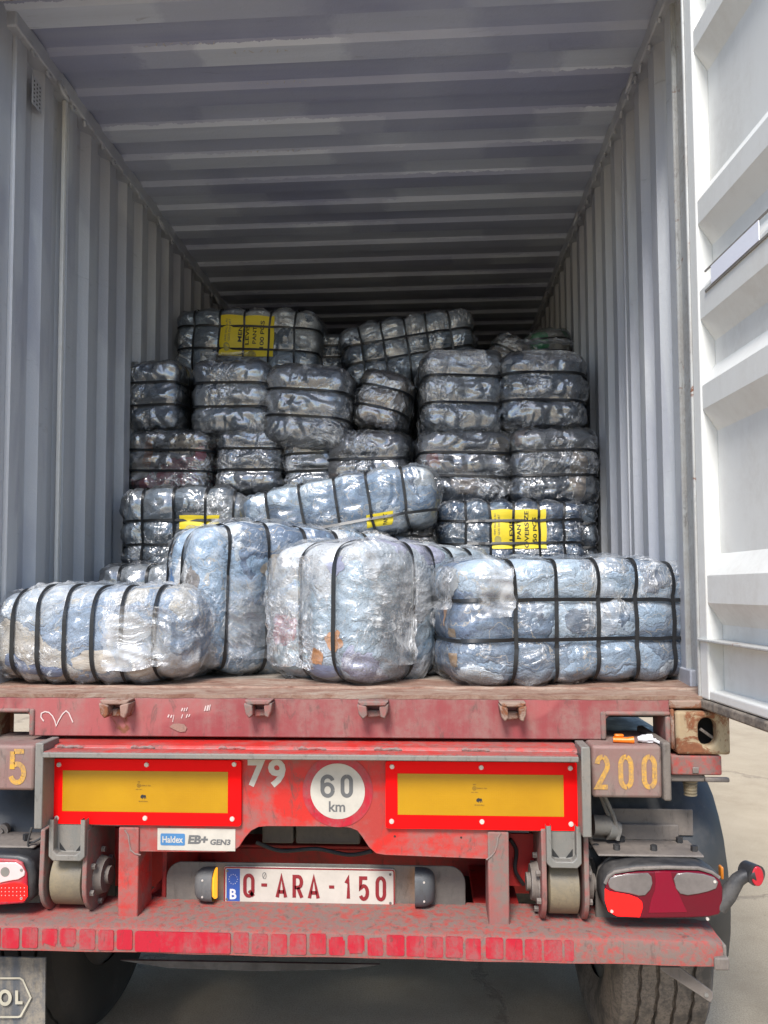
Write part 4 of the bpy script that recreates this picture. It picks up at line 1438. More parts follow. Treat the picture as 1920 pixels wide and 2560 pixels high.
# loose hoses behind the web and beside the right lamp
for pts, r_, yy_ in ((((640, 2105), (700, 2130), (790, 2122), (870, 2140), (930, 2128)), .007, .30), (((1275, 2098), (1292, 2130), (1288, 2175), (1310, 2215)), .006, .14),
                     (((1462, 2105), (1478, 2122), (1490, 2112), (1505, 2128), (1512, 2150)), .0055, .10), (((1478, 2145), (1488, 2180), (1484, 2230), (1496, 2270)), .005, .11), (((215, 2100), (232, 2135), (228, 2190), (250, 2230)), .006, .17)):
    q = [Vector((at(u, v, yy_)[0], yy_ + .012 * (i % 2), at(u, v, yy_)[1])) for i, (u, v) in enumerate(pts)]
    sm_ = []
    for i in range(len(q) - 1):
        p0, p3 = q[max(i - 1, 0)], q[min(i + 2, len(q) - 1)]
        for k_ in range(5):
            s_ = k_ / 5
            sm_.append(.5 * ((2 * q[i]) + (q[i + 1] - p0) * s_ + (2 * p0 - 5 * q[i] + 4 * q[i + 1] - p3) * s_ ** 2 + (3 * q[i] - p0 - 3 * q[i + 1] + p3) * s_ ** 3))
    tp(MB().tube(sm_ + [q[-1]], r_, 8), 'air_hose', M['black'])
# lever beside the right flange
mb = MB()
mb.tube([(at(u, v, .12)[0], .12, at(u, v, .12)[1]) for u, v in ((1500, 1985), (1516, 2028), (1538, 2062))], .006, 8)
mb.tube([(at(u, v, .12)[0], .10, at(u, v, .12)[1]) for u, v in ((1507, 1985), (1527, 2028), (1543, 2075), (1540, 2095))], .006, 8)
xx, zz = at(1483, 2062, .12)
mb.cyl((xx, .12, zz), (xx + .05, .12, zz), .030, n=18)
mb.cyl((xx + .045, .12, zz - .01), (xx + .078, .12, zz - .018), .034, .024, n=18)
tp(mb, 'brake_lever', M['grey_frame'])
mb = MB()
mb.box(at(1480, 2040, .2)[0], at(1560, 2040, .2)[0], .2, .3, Z_(2130, .2, 1500), Z_(2085, .2, 1500))
tp(mb, 'brake_housing', M['black'], bevel=.01)

# mudguards
prof = [(.165, .50), (.142, .58), (.136, .65), (.148, .76), (.178, .85), (.215, .91), (.263, .965), (.35, 1.02), (.46, 1.055), (.70, 1.07), (1.2, 1.07)]
def guard(x0, x1, name_mat):
    n = 9
    mb = MB()
    vs, fs = [], []
    k = len(prof)
    for i in range(n + 1):
        x = x0 + (x1 - x0) * i / n
        e = abs(2 * i / n - 1)
        dd = .05 * max(0, (e - .72) / .28) ** 2
        for off in (0, .006):
            for a, b in prof:
                vs.append((x, a + dd + off, b - dd * .5 - off))
    for i in range(n):
        for j in range(k - 1):
            q = i * 2 * k + j
            r = (i + 1) * 2 * k + j
            fs.append((q, q + 1, r + 1, r))
            fs.append((q + k, r + k, r + k + 1, q + k + 1))
    return mb.add(vs, fs)
tp(guard(.70, 1.235, 0), 'mudguard', M['guard'], smooth=60)
tp(guard(-1.235, -.70, 0), 'mudguard', M['guard'], smooth=60)

# side marker on a rubber arm
mb = MB()
arm = [(1795, 2268), (1806, 2252), (1818, 2236), (1830, 2215), (1842, 2196), (1856, 2186), (1870, 2182), (1880, 2180)]
mb.tube([(at(u, v, -.02)[0], -.02 - .002 * i, at(u, v, -.02)[1]) for i, (u, v) in enumerate(arm)], [.024, .0245, .024, .0215, .0195, .0185, .0185, .021], 14)
arm_o = tp(mb, 'marker_arm', M['black'])
arm_o['label'] = 'rubber arm with a red marker lamp'
cx, cz = at(1893, 2190, -.045)
mb = MB()
mb.cyl((cx - .016, .0, cz + .004), (cx, -.042, cz), .024, .029, 24)
mb.build('marker_body', M['black'], arm_o)
mb = MB()
mb.prism([(cx + .0165 * math.cos(t * math.pi / 14), cz + .027 * math.sin(t * math.pi / 14)) for t in range(28)], -.050, -.042)
mb.build('marker_lens', plain('red_marker_lens', (.62, .012, .03), .15, coat=.5), arm_o, bevel=.003)
mb = MB()
(xa, z1), (xb, z0) = at(1799, 2168, .05), at(1811, 2200, .05)
mb.box(xa + .004, xb, .05, .075, z0, z1)
tp(mb, 'side_marker', plain('orange_marker', (.62, .20, .02), .3), bevel=.004)

# wheels
def wheel(cx, cy, cz, mat, inner_side):
    w, r = .322, .5
    root = None
    mb = MB()
    half = w / 2
    pr = [(-half + .03, .30), (-half + .004, .36), (-half, .42), (-half + .012, .475), (-half + .028, r - .004)]
    xs = []
    g = [-.082, -.0275, .0275, .082]
    x = -half + .028
    tread = [(x, r - .004)]
    for q in g:
        tread += [(q - .006, r), (q - .005, r - .014), (q + .005, r - .014), (q + .006, r)]
    pr = pr[:-1] + tread + [(half - .028, r - .004), (half - .012, .475), (half, .42), (half - .004, .36), (half - .03, .30)]
    vs, fs = [], []
    n, k = 120, len(pr)
    for i in range(n):
        t = 2 * math.pi * i / n
        for a, b in pr:
            wig = .003 * math.sin(t * 46 + a * 40) if abs(a) < .1 else 0
            vs.append((cx + a + wig, cy + b * math.cos(t), cz + b * math.sin(t)))
    for i in range(n):
        j = (i + 1) % n
        for q in range(k - 1):
            fs.append((i * k + q, i * k + q + 1, j * k + q + 1, j * k + q))
    mb.add(vs, fs)
    root = tp(MB().lathe([(-.13, .06), (-.13, .20), (-.10, .28), (-.12, .305), (.12, .305), (.10, .28), (.06, .24), (.06, .12), (.13, .10), (.13, .0)], (cx, cy, cz), 48), 'wheel', M['panel'], smooth=40)
    mb.build('tyre', mat, root, smooth=40)
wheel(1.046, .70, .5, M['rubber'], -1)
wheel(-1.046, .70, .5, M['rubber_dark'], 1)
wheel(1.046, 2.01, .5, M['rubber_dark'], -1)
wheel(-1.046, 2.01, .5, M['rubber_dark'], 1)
wheel(1.046, 3.32, .5, M['rubber_dark'], -1)  # third axle pair, unseen, added to block light from the ground underneath
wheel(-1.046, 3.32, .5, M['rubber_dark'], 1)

# mud flap with its pale outline
def flap(x0, x1, Yf, z1, z0):
    n, k = 12, 10
    vs, fs = [], []
    for i in range(n + 1):
        for j in range(k + 1):
            x = x0 + (x1 - x0) * i / n
            z = z0 + (z1 - z0) * j / k
            vs.append((x, Yf + .006 * math.sin(x * 11) * (1 - j / k) + .01 * (1 - j / k), z))
    m0 = len(vs)
    vs += [(a, b + .006, c) for a, b, c in vs]
    for i in range(n):
        for j in range(k):
            q = i * (k + 1) + j
            fs.append((q, q + k + 1, q + k + 2, q + 1))
            fs.append((q + m0, q + 1 + m0, q + k + 2 + m0, q + k + 1 + m0))
    return MB().add(vs, fs)
Yf = .02
xf = X_(112, Yf, 2480)
M['flap'] = painted('muddy_flap', (.085, .09, .10), (.28, .24, .185), .62, .85, scale=1.6, streak=1.0, bumps=.5)
fl = tp(flap(-1.25, xf, Yf, Z_(2394, Yf, 60), .08), 'mud_flap', M['flap'])
mb = MB()
hx = [(-180, 1700), (225, 1700), (258, 1722), (345, 1915), (232, 2120), (205, 2128), (-180, 2128)]
stroke(mb, [at(u, v, Yf) for u, v in zp2(hx)], .0055, Yf - .003)
x, z = at(*zp2([(60, 1915)])[0], Yf)
stroke(mb, [(x + .016 * math.cos(t * .2618), z + .019 * math.sin(t * .2618)) for t in range(24)], .010, Yf - .003, True)
stroke(mb, [at(u, v, Yf) for u, v in zp2([(190, 1835), (190, 1970), (255, 1970)])], .009, Yf - .0032)
mb.build('flap_logo', plain('worn_cream_print', (.50, .46, .36), .8, wear=.4), fl, smooth=0)
mb = MB()
mb.add([(X_(1432, .10, 2480), .10, Z_(2405, .10, 1432)), (X_(1432, .10, 2480), .11, .05), (X_(1432, .10, 2480) + .005, .115, .05), (X_(1432, .10, 2480) + .006, .105, Z_(2405, .10, 1432))], [(0, 1, 2, 3)])
mb.add([(X_(1432, .10, 2480), .10, Z_(2405, .10, 1432)), (X_(1432, .10, 2480), .11, .05), (X_(1432, .10, 2480), .135, .05), (X_(1432, .10, 2480), .14, Z_(2405, .10, 1432))], [(0, 1, 2, 3)])
# steel stay below the beam at right
mb = MB()
sp_ = [(1650, 2418), (1700, 2418), (1783, 2480), (1784, 2492), (1778, 2507), (1768, 2502), (1740, 2483), (1655, 2428)]
mb.prism([at(u, v, .0) for u, v in sp_], .0, .008)
stay = tp(mb, 'flap_stay', M['dusty_grey'], bevel=.002)
mb = MB()
x, z = at(1766, 2488, -.002)
mb.cyl((x, -.003, z), (x, .0, z), .006, n=10)
mb.build('stay_bolt', M['grey_frame'], stay)
# underside skirt piece below the beam
mb = MB()
pl = [(300, 2401), (950, 2412), (860, 2424), (640, 2428), (420, 2420)]
mb.prism([at(u, v, .02) for u, v in pl], .02, .03)
tp(mb, 'beam_drip_plate', M['black'])

# ------------------------------------------------------------------ plastic seal pieces lying on the beam
(x, z) = at(1560, 1850, .03)
zt0 = at(1560, 1864, -.01)[1] + .0
zbm = zb = Z_(1864, -.01, 1568)
e = empty('bolt_seal', (X_(1557, .03, 1855), .03, zbm), 'broken orange plastic bolt seal lying on the trailer beam', 'seal')
mb = MB()
mb.cyl((-.028, .0, .0085), (.016, -.006, .0085), .0075, .0085, 14)
mb.cyl((.016, -.006, .0085), (.030, -.008, .0095), .0095, .0105, 14)
mb.build('seal_barrel', M['orange'], e)
mb = MB()
mb.box(-.024, .006, .006, .020, .0, .016)
mb.box(-.022, .004, .000, .014, .016, .024)
mb.build('seal_clip', M['orange'], e, bevel=.003)
e = empty('cable_seal', (X_(1620, .03, 1855), .03, zbm), 'broken white plastic cable seal lying beside the orange one', 'seal')
mb = MB()
mb.cyl((-.018, .0, .0125), (.012, .0, .0125), .0115, .0125, 16)
mb.cyl((-.030, .0, .0115), (-.018, .0, .0125), .0065, .010, 14)
for i in range(8):
    t = i * math.pi / 4
    mb.box(-.004, .012, .0126 * math.cos(t) - .001, .0126 * math.cos(t) + .001, .0125 + .0126 * math.sin(t) - .0008, .0125 + .0126 * math.sin(t) + .0008)
mb.build('seal_cap', M['white_plastic'], e)
mb = MB()
mb.cyl((.014, -.006, .010), (.030, -.016, .004), .0045, .0040, 10)
mb.cyl((.012, .010, .006), (.026, .012, .006), .0055, n=10)
mb.build('seal_pin', M['white_plastic'], e)

# ------------------------------------------------------------------ bales of clothes wrapped in film
_prm = np.random.RandomState(11).permutation(256)
_prm = np.concatenate([_prm, _prm, _prm])
_grd = np.random.RandomState(5).normal(size=(256, 3))
_grd /= np.linalg.norm(_grd, axis=1)[:, None]
def perlin(p):
    i = np.floor(p).astype(int)
    f = p - i
    i &= 255
    u = f * f * f * (f * (f * 6 - 15) + 10)
    r = 0
    for dx in (0, 1):
        wx = u[:, 0] if dx else 1 - u[:, 0]
        for dy in (0, 1):
            wy = u[:, 1] if dy else 1 - u[:, 1]
            for dz in (0, 1):
                wz = u[:, 2] if dz else 1 - u[:, 2]
                h = _prm[_prm[_prm[(i[:, 0] + dx) & 255] + ((i[:, 1] + dy) & 255)] + ((i[:, 2] + dz) & 255)] & 255
                g_ = _grd[h]
                r = r + wx * wy * wz * (g_[:, 0] * (f[:, 0] - dx) + g_[:, 1] * (f[:, 1] - dy) + g_[:, 2] * (f[:, 2] - dz))
    return r

def ridged(p):
    return 1 - np.abs(perlin(p)) * 2.2

_cube = {}
def cube_grid(nx, ny, nz):
    if (nx, ny, nz) in _cube:
        return _cube[(nx, ny, nz)]
    V, F = [], []
    def face(ax, sgn, na, nb):
        o = [i for i in range(3) if i != ax]
        k = sum(len(q) for q in V)
        a = np.linspace(-1, 1, na + 1)
        b = np.linspace(-1, 1, nb + 1)
        # denser near the edges
        A, B = np.meshgrid(a, b, indexing='ij')
        P = np.zeros((A.size, 3))
        P[:, ax] = sgn
        P[:, o[0]] = A.ravel()
        P[:, o[1]] = B.ravel()
        V.append(P)
        flip = (sgn > 0) == (ax == 1)
        idx = k + np.arange(A.size).reshape(A.shape)
        q = np.stack([idx[:-1, :-1], idx[1:, :-1], idx[1:, 1:], idx[:-1, 1:]], -1).reshape(-1, 4)
        F.append(q[:, ::-1] if flip else q)
    for s in (-1, 1):
        face(0, s, ny, nz)
        face(1, s, nx, nz)
        face(2, s, nx, ny)
    V = np.concatenate(V)
    F = np.concatenate(F)
    key = np.round(V * 4096).astype(np.int64)
    _, ix, inv = np.unique(key, axis=0, return_index=True, return_inverse=True)
    V = V[ix]
    F = inv.ravel()[F]
    _cube[(nx, ny, nz)] = (V, F)
    return V, F

class Bale:
    def __init__(s, dims, hoops, bands, seed, n=5.0, lump=1.0, pinch=1.0, vbands=(), papers=()):
        s.papers = papers
        s.h = np.array(dims) / 2.0
        s.hoops, s.bands, s.vb = list(hoops), list(bands), list(vbands)
        s.seed, s.n, s.lump, s.pinch = seed, n, lump, pinch
    def norm(s, q):
        m_ = np.sign(q) * np.abs(q) ** (s.n - 1) / s.h
        return m_ / np.maximum(np.linalg.norm(m_, axis=1), 1e-9)[:, None]
    def tight(s, q):
        w = np.zeros(len(q))
        for x in s.hoops:
            w = np.maximum(w, np.exp(-(((q[:, 0] - x) * s.h[0]) / .030) ** 2))
        for z in s.bands:
            w = np.maximum(w, np.exp(-(((q[:, 2] - z) * s.h[2]) / .028) ** 2))
        for y in s.vb:
            w = np.maximum(w, np.exp(-(((q[:, 1] - y) * s.h[1]) / .028) ** 2))
        return w
    def shape(s, p, wrap=False, flat=False):
        """p on the unit cube surface -> local metres"""
        q = p / (np.sum(np.abs(p) ** s.n, axis=1) ** (1 / s.n))[:, None]
        nm = s.norm(q)
        d = q * s.h
        P = s.pinch
        def squeeze(c, axes):
            g_ = np.abs(c)
            dep = P * (.007 * np.exp(-(g_ / .013) ** 2) + .0105 * np.exp(-(g_ / .045) ** 2))
            r_ = np.linalg.norm(d[:, axes], axis=1)
            d[:, axes] *= (1 - dep / np.maximum(r_, .12))[:, None]
        for x in s.hoops:
            squeeze((q[:, 0] - x) * s.h[0], [1, 2])
        for z in s.bands:
            squeeze((q[:, 2] - z) * s.h[2], [0, 1])
        for y in s.vb:
            squeeze((q[:, 1] - y) * s.h[1], [0, 2])
        o = np.array([s.seed * 3.7, s.seed * 1.3, s.seed * 2.1])
        e = q * s.h
        amp = .017 * s.lump * perlin(e * 3.6 + o) + .008 * s.lump * perlin(e * 11.0 + o)
        if flat:
            return d + nm * (amp)[:, None]
        tg = s.tight(q)
        amp = amp + (.010 * perlin(e * np.array([14, 14, 30.]) + o)) * (1 - .6 * tg)
        if wrap:
            loose = np.clip(1 - 1.25 * tg, 0, 1)
            wv = np.stack([perlin(e * 6 + o + 9), perlin(e * 6 + o + 19), perlin(e * 6 + o + 29)], 1) * .10
            ee = e + wv
            a1 = ridged(ee @ np.array([[9, 3, 0], [-3, 14, 6], [2, -6, 26.]]).T + o)
            a2 = ridged(ee @ np.array([[30, 4, 5], [4, 10, -6], [-5, 3, 9.]]).T - o)
            sel = np.clip(perlin(e * 4 + o + 50) * 4 + .5, 0, 1)
            cr = np.clip(a1 * sel + a2 * (1 - sel), 0, 1) ** 2
            amp = amp + .0045 + .0025 * loose + loose * (.014 * cr * s.lump + .004 * perlin(ee * 38 + o))
            for pp in s.papers:
                ins = (p[:, 1] < -.97) & (p[:, 0] > pp[0] - .06) & (p[:, 0] < pp[1] + .06) & (p[:, 2] > pp[2] - .1) & (p[:, 2] < pp[3] + .1)
                amp = np.where(ins, .030 * 0 + .017 * s.lump * perlin(e * 3.6 + o) + .008 * s.lump * perlin(e * 11.0 + o) + .004, amp)
            endk = np.clip((np.abs(q[:, 0]) - .86) / .14, 0, 1) * loose
            amp = amp + endk * .018 * np.clip(perlin(ee * np.array([6, 15, 15]) + o + 3) + .25, 0, 1)
        return d + nm * amp[:, None]

def np_mesh(name, V, F, mat, parent):
    me = bpy.data.meshes.new(name)
    me.vertices.add(len(V))
    me.vertices.foreach_set('co', np.ascontiguousarray(V, dtype=np.float32).ravel())
    me.loops.add(F.size)
    me.loops.foreach_set('vertex_index', np.ascontiguousarray(F, dtype=np.int32).ravel())
    me.polygons.add(len(F))
    me.polygons.foreach_set('loop_start', np.arange(0, F.size, F.shape[1], dtype=np.int32))
    me.polygons.foreach_set('use_smooth', np.full(len(F), name != 'strap', dtype=bool))
    me.materials.append(mat)
    me.update(calc_edges=True)
    me.validate()
    o = bpy.data.objects.new(name, me)
    COL.objects.link(o)
    o.parent = parent
    return o

def strap_mesh(b, kind, val, w=.0125):
    n = 120
    t = np.linspace(0, 2 * np.pi, n, endpoint=False)
    sq = lambda c: np.sign(c) * np.abs(c) ** (2.0 / max(b.n, 3.0))
    rho = (1 - abs(val) ** b.n) ** (1 / b.n)
    a, c = sq(np.cos(t)) * rho, sq(np.sin(t)) * rho
    one = np.full(n, val)
    P = {'x': np.stack([one, a, c], 1), 'z': np.stack([a, c, one], 1), 'y': np.stack([c, one, a], 1)}[kind]
    d = b.shape(P, flat=True)
    ax = {'x': 0, 'z': 2, 'y': 1}[kind]
    o2 = [i for i in range(3) if i != ax]
    # pull taut: the strap bridges hollows
    ctr = d.mean(0)
    for _ in range(3):
        avg = (np.roll(d, 3, 0) + np.roll(d, -3, 0)) / 2
        rd = np.linalg.norm(d[:, o2] - ctr[o2], axis=1)
        ra = np.linalg.norm(avg[:, o2] - ctr[o2], axis=1)
        d = np.where((ra > rd)[:, None], avg, d)
    tn = np.roll(d, -1, 0) - np.roll(d, 1, 0)
    tn /= np.linalg.norm(tn, axis=1)[:, None]
    axv = np.zeros(3)
    axv[ax] = 1
    nn = np.cross(tn, axv)
    nn /= np.linalg.norm(nn, axis=1)[:, None]
    sgn = np.sign(np.sum(nn * (d - ctr), axis=1))
    nn *= sgn[:, None]
    jit = .0022 * np.sin(t * 3 + b.seed + val * 9)
    d = d + nn * .0105 + axv * jit[:, None]
    tw = .002 * np.sin(t * 5 + b.seed)
    L = []
    for sd, h in ((-1, .0), (-1, .0016), (1, .0016), (1, .0)):
        L.append(d + axv * (sd * w / 2) + nn * (h + sd * tw)[:, None])
    V = np.stack(L, 1).reshape(-1, 3)
    F = []
    for i in range(n):
        j = (i + 1) % n
        for q in range(4):
            F.append((4 * i + q, 4 * i + (q + 1) % 4, 4 * j + (q + 1) % 4, 4 * j + q))
    return V, np.array(F)

def bale(name, loc, yaw, tilt, dims, hoops, bands, pal, label, seed, n=5.0, lump=1.0, haze=.10, shine=0.85, streak=.5, res=40, vb=(), roll=0.0, pinch=.75, fs=1.0, papers=(), group='wrapped bales of clothes in the container', wrap=True):
    e = empty(name, loc, label, 'bale', group)
    # tilt about the viewing direction, yaw about the vertical
    e.rotation_euler = (Matrix.Rotation(R_(tilt), 4, 'Y').inverted() @ Matrix.Rotation(R_(yaw), 4, 'Z') @ Matrix.Rotation(R_(roll), 4, 'X')).to_euler()
    b = Bale(dims, hoops, bands, seed, n, lump, pinch, vb, papers)
    sw = .0125 if res >= 60 else .0115
    N = [max(8, int(res * d_ / .45)) for d_ in dims]
    V, F = cube_grid(*N)
    np_mesh('clothing_bundle', b.shape(V), F, fabric(pal, seed % 5), e)
    if wrap:
        N2 = [int(q * 1.5) for q in N]
        V2, F2 = cube_grid(*N2)
        np_mesh('plastic_wrap', b.shape(V2, True), F2, film(seed, haze, shine, streak, fs), e)
    for x in hoops:
        np_mesh('strap', *strap_mesh(b, 'x', x, sw), M['strap'], e)
    for z in bands:
        np_mesh('strap', *strap_mesh(b, 'z', z, sw), M['strap'], e)
    for y in vb:
        np_mesh('strap', *strap_mesh(b, 'y', y, sw), M['strap'], e)
    for pp in papers:
        paper(b, e, *pp)
    return e, b

def loose_film(b, e, ax, sgn, r0, r1, seed, lift=.016, mat=None, over=0.0):
    """a torn sheet of film hanging loose over the face (ax, sgn); r0, r1 are ranges on the two other axes"""
    na, nb_ = 30, 30
    A, B = np.meshgrid(np.linspace(r0[0], r0[1], na + 1), np.linspace(r1[0], r1[1], nb_ + 1), indexing='ij')
    a, c = A.ravel(), B.ravel()
    o2 = [i for i in range(3) if i != ax]
    P = np.zeros((a.size, 3))
    P[:, ax] = sgn
    jag = .05 * np.stack([perlin(np.stack([c * 6, a * 0 + seed, c * 0], 1)), perlin(np.stack([a * 6, a * 0 + seed + 9, c * 0], 1))], 1)
    P[:, o2[0]] = np.clip(a + jag[:, 0], -1, 1)
    P[:, o2[1]] = np.clip(c + jag[:, 1], -1, 1)
    d = b.shape(P, flat=True)
    e_ = P * b.h
    ra = (a - r0[0]) / (r0[1] - r0[0])
    rb = (c - r1[0]) / (r1[1] - r1[0])
    edge = np.minimum(np.minimum(ra, 1 - ra), np.minimum(rb, 1 - rb))
    lf = lift + .012 * perlin(e_ * 9 + seed) + .012 * np.clip(ridged(e_ @ np.array([[8, 3, 2], [2, 22, 5], [3, 4, 20.]]).T + seed), 0, 1) ** 3 + .02 * np.exp(-edge / .08)
    d[:, ax] += sgn * lf
    d[:, o2[0]] += over * sgn * np.exp(-ra / .1) * .0
    idx = np.arange(a.size).reshape(A.shape)
    F = np.stack([idx[:-1, :-1], idx[1:, :-1], idx[1:, 1:], idx[:-1, 1:]], -1).reshape(-1, 4)
    np_mesh('loose_film', d, F, mat or film(seed, .16, .35, .5), e)

_cl = {}
def cloth(c):
    if c not in _cl:
        t = NT('garment_cloth')
        v = t.obj()
        fo = t.noise(t.obj((9, 9, 30)), 1.0, 5, .6, .8)
        we = t.noise(v, 240, 2, .6)
        col = t.mix(t.ramp(fo, [(.3, .0), (.75, .55)]), c, tuple(q * .55 for q in c))
        _cl[c] = t.pbr(col, .85, normal=t.bump(t.math('ADD', fo, t.math('MULTIPLY', we, .1)), .6, .015), spec=.2)
    return _cl[c]

def garment(b, e, ax, sgn, r0, r1, col, seed, spots=False, jagk=1.0):
    na = 16
    A, B = np.meshgrid(np.linspace(0, 1, na + 1), np.linspace(0, 1, na + 1), indexing='ij')
    a, c = A.ravel() * 2 - 1, B.ravel() * 2 - 1
    # squircle outline with an uneven edge
    k = 1 - .30 * (a * c) ** 2 * jagk + .5 * jagk * perlin(np.stack([a * 1.4 + seed, c * 1.4, a * 0 + seed], 1))
    a, c = a * k, c * k
    o2 = [i for i in range(3) if i != ax]
    P = np.zeros((a.size, 3))
    P[:, ax] = sgn
    P[:, o2[0]] = np.clip((r0[0] + r0[1]) / 2 + a * (r0[1] - r0[0]) / 2, -1, 1)
    P[:, o2[1]] = np.clip((r1[0] + r1[1]) / 2 + c * (r1[1] - r1[0]) / 2, -1, 1)
    d = b.shape(P)
    d[:, ax] += sgn * .0025
    idx = np.arange(a.size).reshape(A.shape)
    F = np.stack([idx[:-1, :-1], idx[1:, :-1], idx[1:, 1:], idx[:-1, 1:]], -1).reshape(-1, 4)
    np_mesh('garment', d, F, M['leopard'] if spots else cloth(col), e)

def leopard():
    t = NT('leopard_print')
    v = t.obj()
    n_ = t.noise(v, 55, 2, .4)
    c = t.mix(t.ramp(n_, [(.56, 0.0), (.60, 1.0)]), (.50, .41, .29), (.05, .035, .025))
    return t.pbr(c, .8)
M['leopard'] = leopard()

def paper(b, e, x0, x1, z0, z1, lines, head, side=-1):
    """yellow sheet lying on the side y=side, under the film"""
    na, nb_ = 26, 16
    A, B = np.meshgrid(np.linspace(x0, x1, na + 1), np.linspace(z0, z1, nb_ + 1), indexing='ij')
    def proj(a, c, lift):
        P = np.stack([a, np.full(a.shape, float(side)), c], 1)
        d = b.shape(P, flat=True)
        d[:, 1] += side * lift
        return d
    V = proj(A.ravel(), B.ravel(), .0070)
    idx = np.arange(V.shape[0]).reshape(A.shape)
    F = np.stack([idx[:-1, :-1], idx[1:, :-1], idx[1:, 1:], idx[:-1, 1:]], -1).reshape(-1, 4)
    o = np_mesh('paper_label', V, F, M['label'], e)
    def put(name, s_, a0, a1, c0, c1, mat, bold):
        c, fs = text_mesh(s_, bold)
        aa = x0 + (x1 - x0) * (a0 + (a1 - a0) * (1 - c[:, 1]))
        cc = z0 + (z1 - z0) * (c0 + (c1 - c0) * c[:, 0])
        v = proj(aa, cc, .0079)
        me = bpy.data.meshes.new(name)
        me.from_pydata([tuple(q) for q in v], [], fs)
        me.materials.append(mat)
        q = bpy.data.objects.new(name, me)
        COL.objects.link(q)
        q.parent = o
    for (s_, a0, a1, c0, c1) in lines:
        put('label_text', s_, a0, a1, c0, c1, M['black_print'], .02)
    for (s_, a0, a1, c0, c1) in head:
        put('label_heading', s_, a0, a1, c0, c1, M['grey_print'], .0)
    if head:                                          # round stamp
        t = np.linspace(0, 2 * np.pi, 20, endpoint=False)
        for rr_, nm in ((1.0, 'label_stamp'),):
            aa = x0 + (x1 - x0) * (.135 + .062 * np.cos(t))
            cc = z0 + (z1 - z0) * (.22 + .105 * np.sin(t))
            v = proj(aa, cc, .0079)
            me = bpy.data.meshes.new(nm)
            me.from_pydata([tuple(q) for q in v], [], [tuple(range(20))])
            me.materials.append(plain('faded_stamp', (.42, .36, .10), .6))
            q = bpy.data.objects.new(nm, me)
            COL.objects.link(q)
            q.parent = o

K = 1920 / 1659.0
def face_box(x0, y0, x1, y1, Y):
    """pixel box in the 1659-wide view -> centre X, Z and width, height at depth Y"""
    a = at(x0 * K, (y0 + y1) / 2 * K, Y)
    c = at(x1 * K, (y0 + y1) / 2 * K, Y)
    t_ = at((x0 + x1) / 2 * K, y0 * K, Y)
    b_ = at((x0 + x1) / 2 * K, y1 * K, Y)
    return (a[0] + c[0]) / 2, (t_[1] + b_[1]) / 2, c[0] - a[0], t_[1] - b_[1]

def end_bale(px, Y, pal, label, seed, tilt=0.0, depth=.82, bands=(-.3, .33), yaw=90.0, **k):
    X, Z, w, h = face_box(*px, Y + .13)
    a = R_(yaw)
    L = depth
    loc = (X + math.cos(a) * L / 2, Y + math.sin(a) * L / 2, Z)
    hoops = k.pop('hoops', (-.62, -.22, .2, .6))
    k.setdefault('n', 7.0)
    k.setdefault('pinch', .28)
    k.setdefault('streak', .6)
    k['haze'] = k.get('haze', .1) + .04
    k.setdefault('fs', .55)
    k.setdefault('lump', .8)
    yaw += 5 * math.sin(seed * 2.3)
    tilt += 1.6 * math.sin(seed * 1.7)
    return bale('wrapped_bale', loc, yaw, tilt, (L, w * 1.03, h * (1.03 + .03 * math.sin(seed))), hoops, bands, pal, label, seed, **k)

def side_bale(px, Y, pal, label, seed, tilt=0.0, depth=.42, hoops=(-.75, -.42, -.1, .22, .55), bands=(-.3, .33), yaw=0.0, **k):
    X, Z, w, h = face_box(*px, Y + .10)
    k.setdefault('n', 6.0)
    k.setdefault('pinch', .6)
    k.setdefault('fs', .7)
    k.setdefault('lump', .8)
    return bale('wrapped_bale', (X, Y + depth / 2, Z), yaw, tilt, (w * 1.03, depth, h * 1.05), hoops, bands, pal, label, seed, **k)

# --- front row on the floor
X, Z, w, h = face_box(-52, 1256, 441, 1467, .36)
F1 = bale('wrapped_bale', ((X + w / 2 - 1.195) / 2, .24 + .22, ZF + h / 2 - .003), -2, 0, (X + w / 2 + 1.195, .46, h * 1.02), (-.70, -.44, -.18, .09, .36, .66), (), 'cream', 'low cream and pale blue bale lying in front at the left wall', 1,
     n=4.0, lump=.9, haze=.14, shine=.20, streak=.42, res=60)
F2 = bale('wrapped_bale', (-.20, .36 + .54, ZF + .283), 40, -2, (1.10, .43, .575), (-.80, -.52, -.24, .04, .32, .6), (), 'pale', 'tall blue denim bale standing behind the low cream one', 2,
     n=6.0, lump=.9, haze=.09, shine=.20, streak=.42, res=60, fs=.8, vb=(-.1, .55))
F3 = bale('wrapped_bale', (.168, .27 + .43, ZF + .243), 55, 0, (.90, .49, .495), (-.40, -.1, .2, .5), (), 'pink', 'bale in milky film with a pink garment inside its near end', 3,
     n=6.5, lump=.8, haze=.13, shine=.20, streak=.42, res=60, fs=.8, vb=(-.45, .2))
F4 = bale('wrapped_bale', (.775, .20 + .32, ZF + .208), 14, 0, (.86, .46, .425), (-.56, -.22, .12, .45, .77), (-.28, .34), 'jeans', 'large denim bale against the right door post, gridded with black straps', 4,
     n=7.0, lump=.8, haze=.09, shine=.20, streak=.42, res=64, fs=.8, papers=())

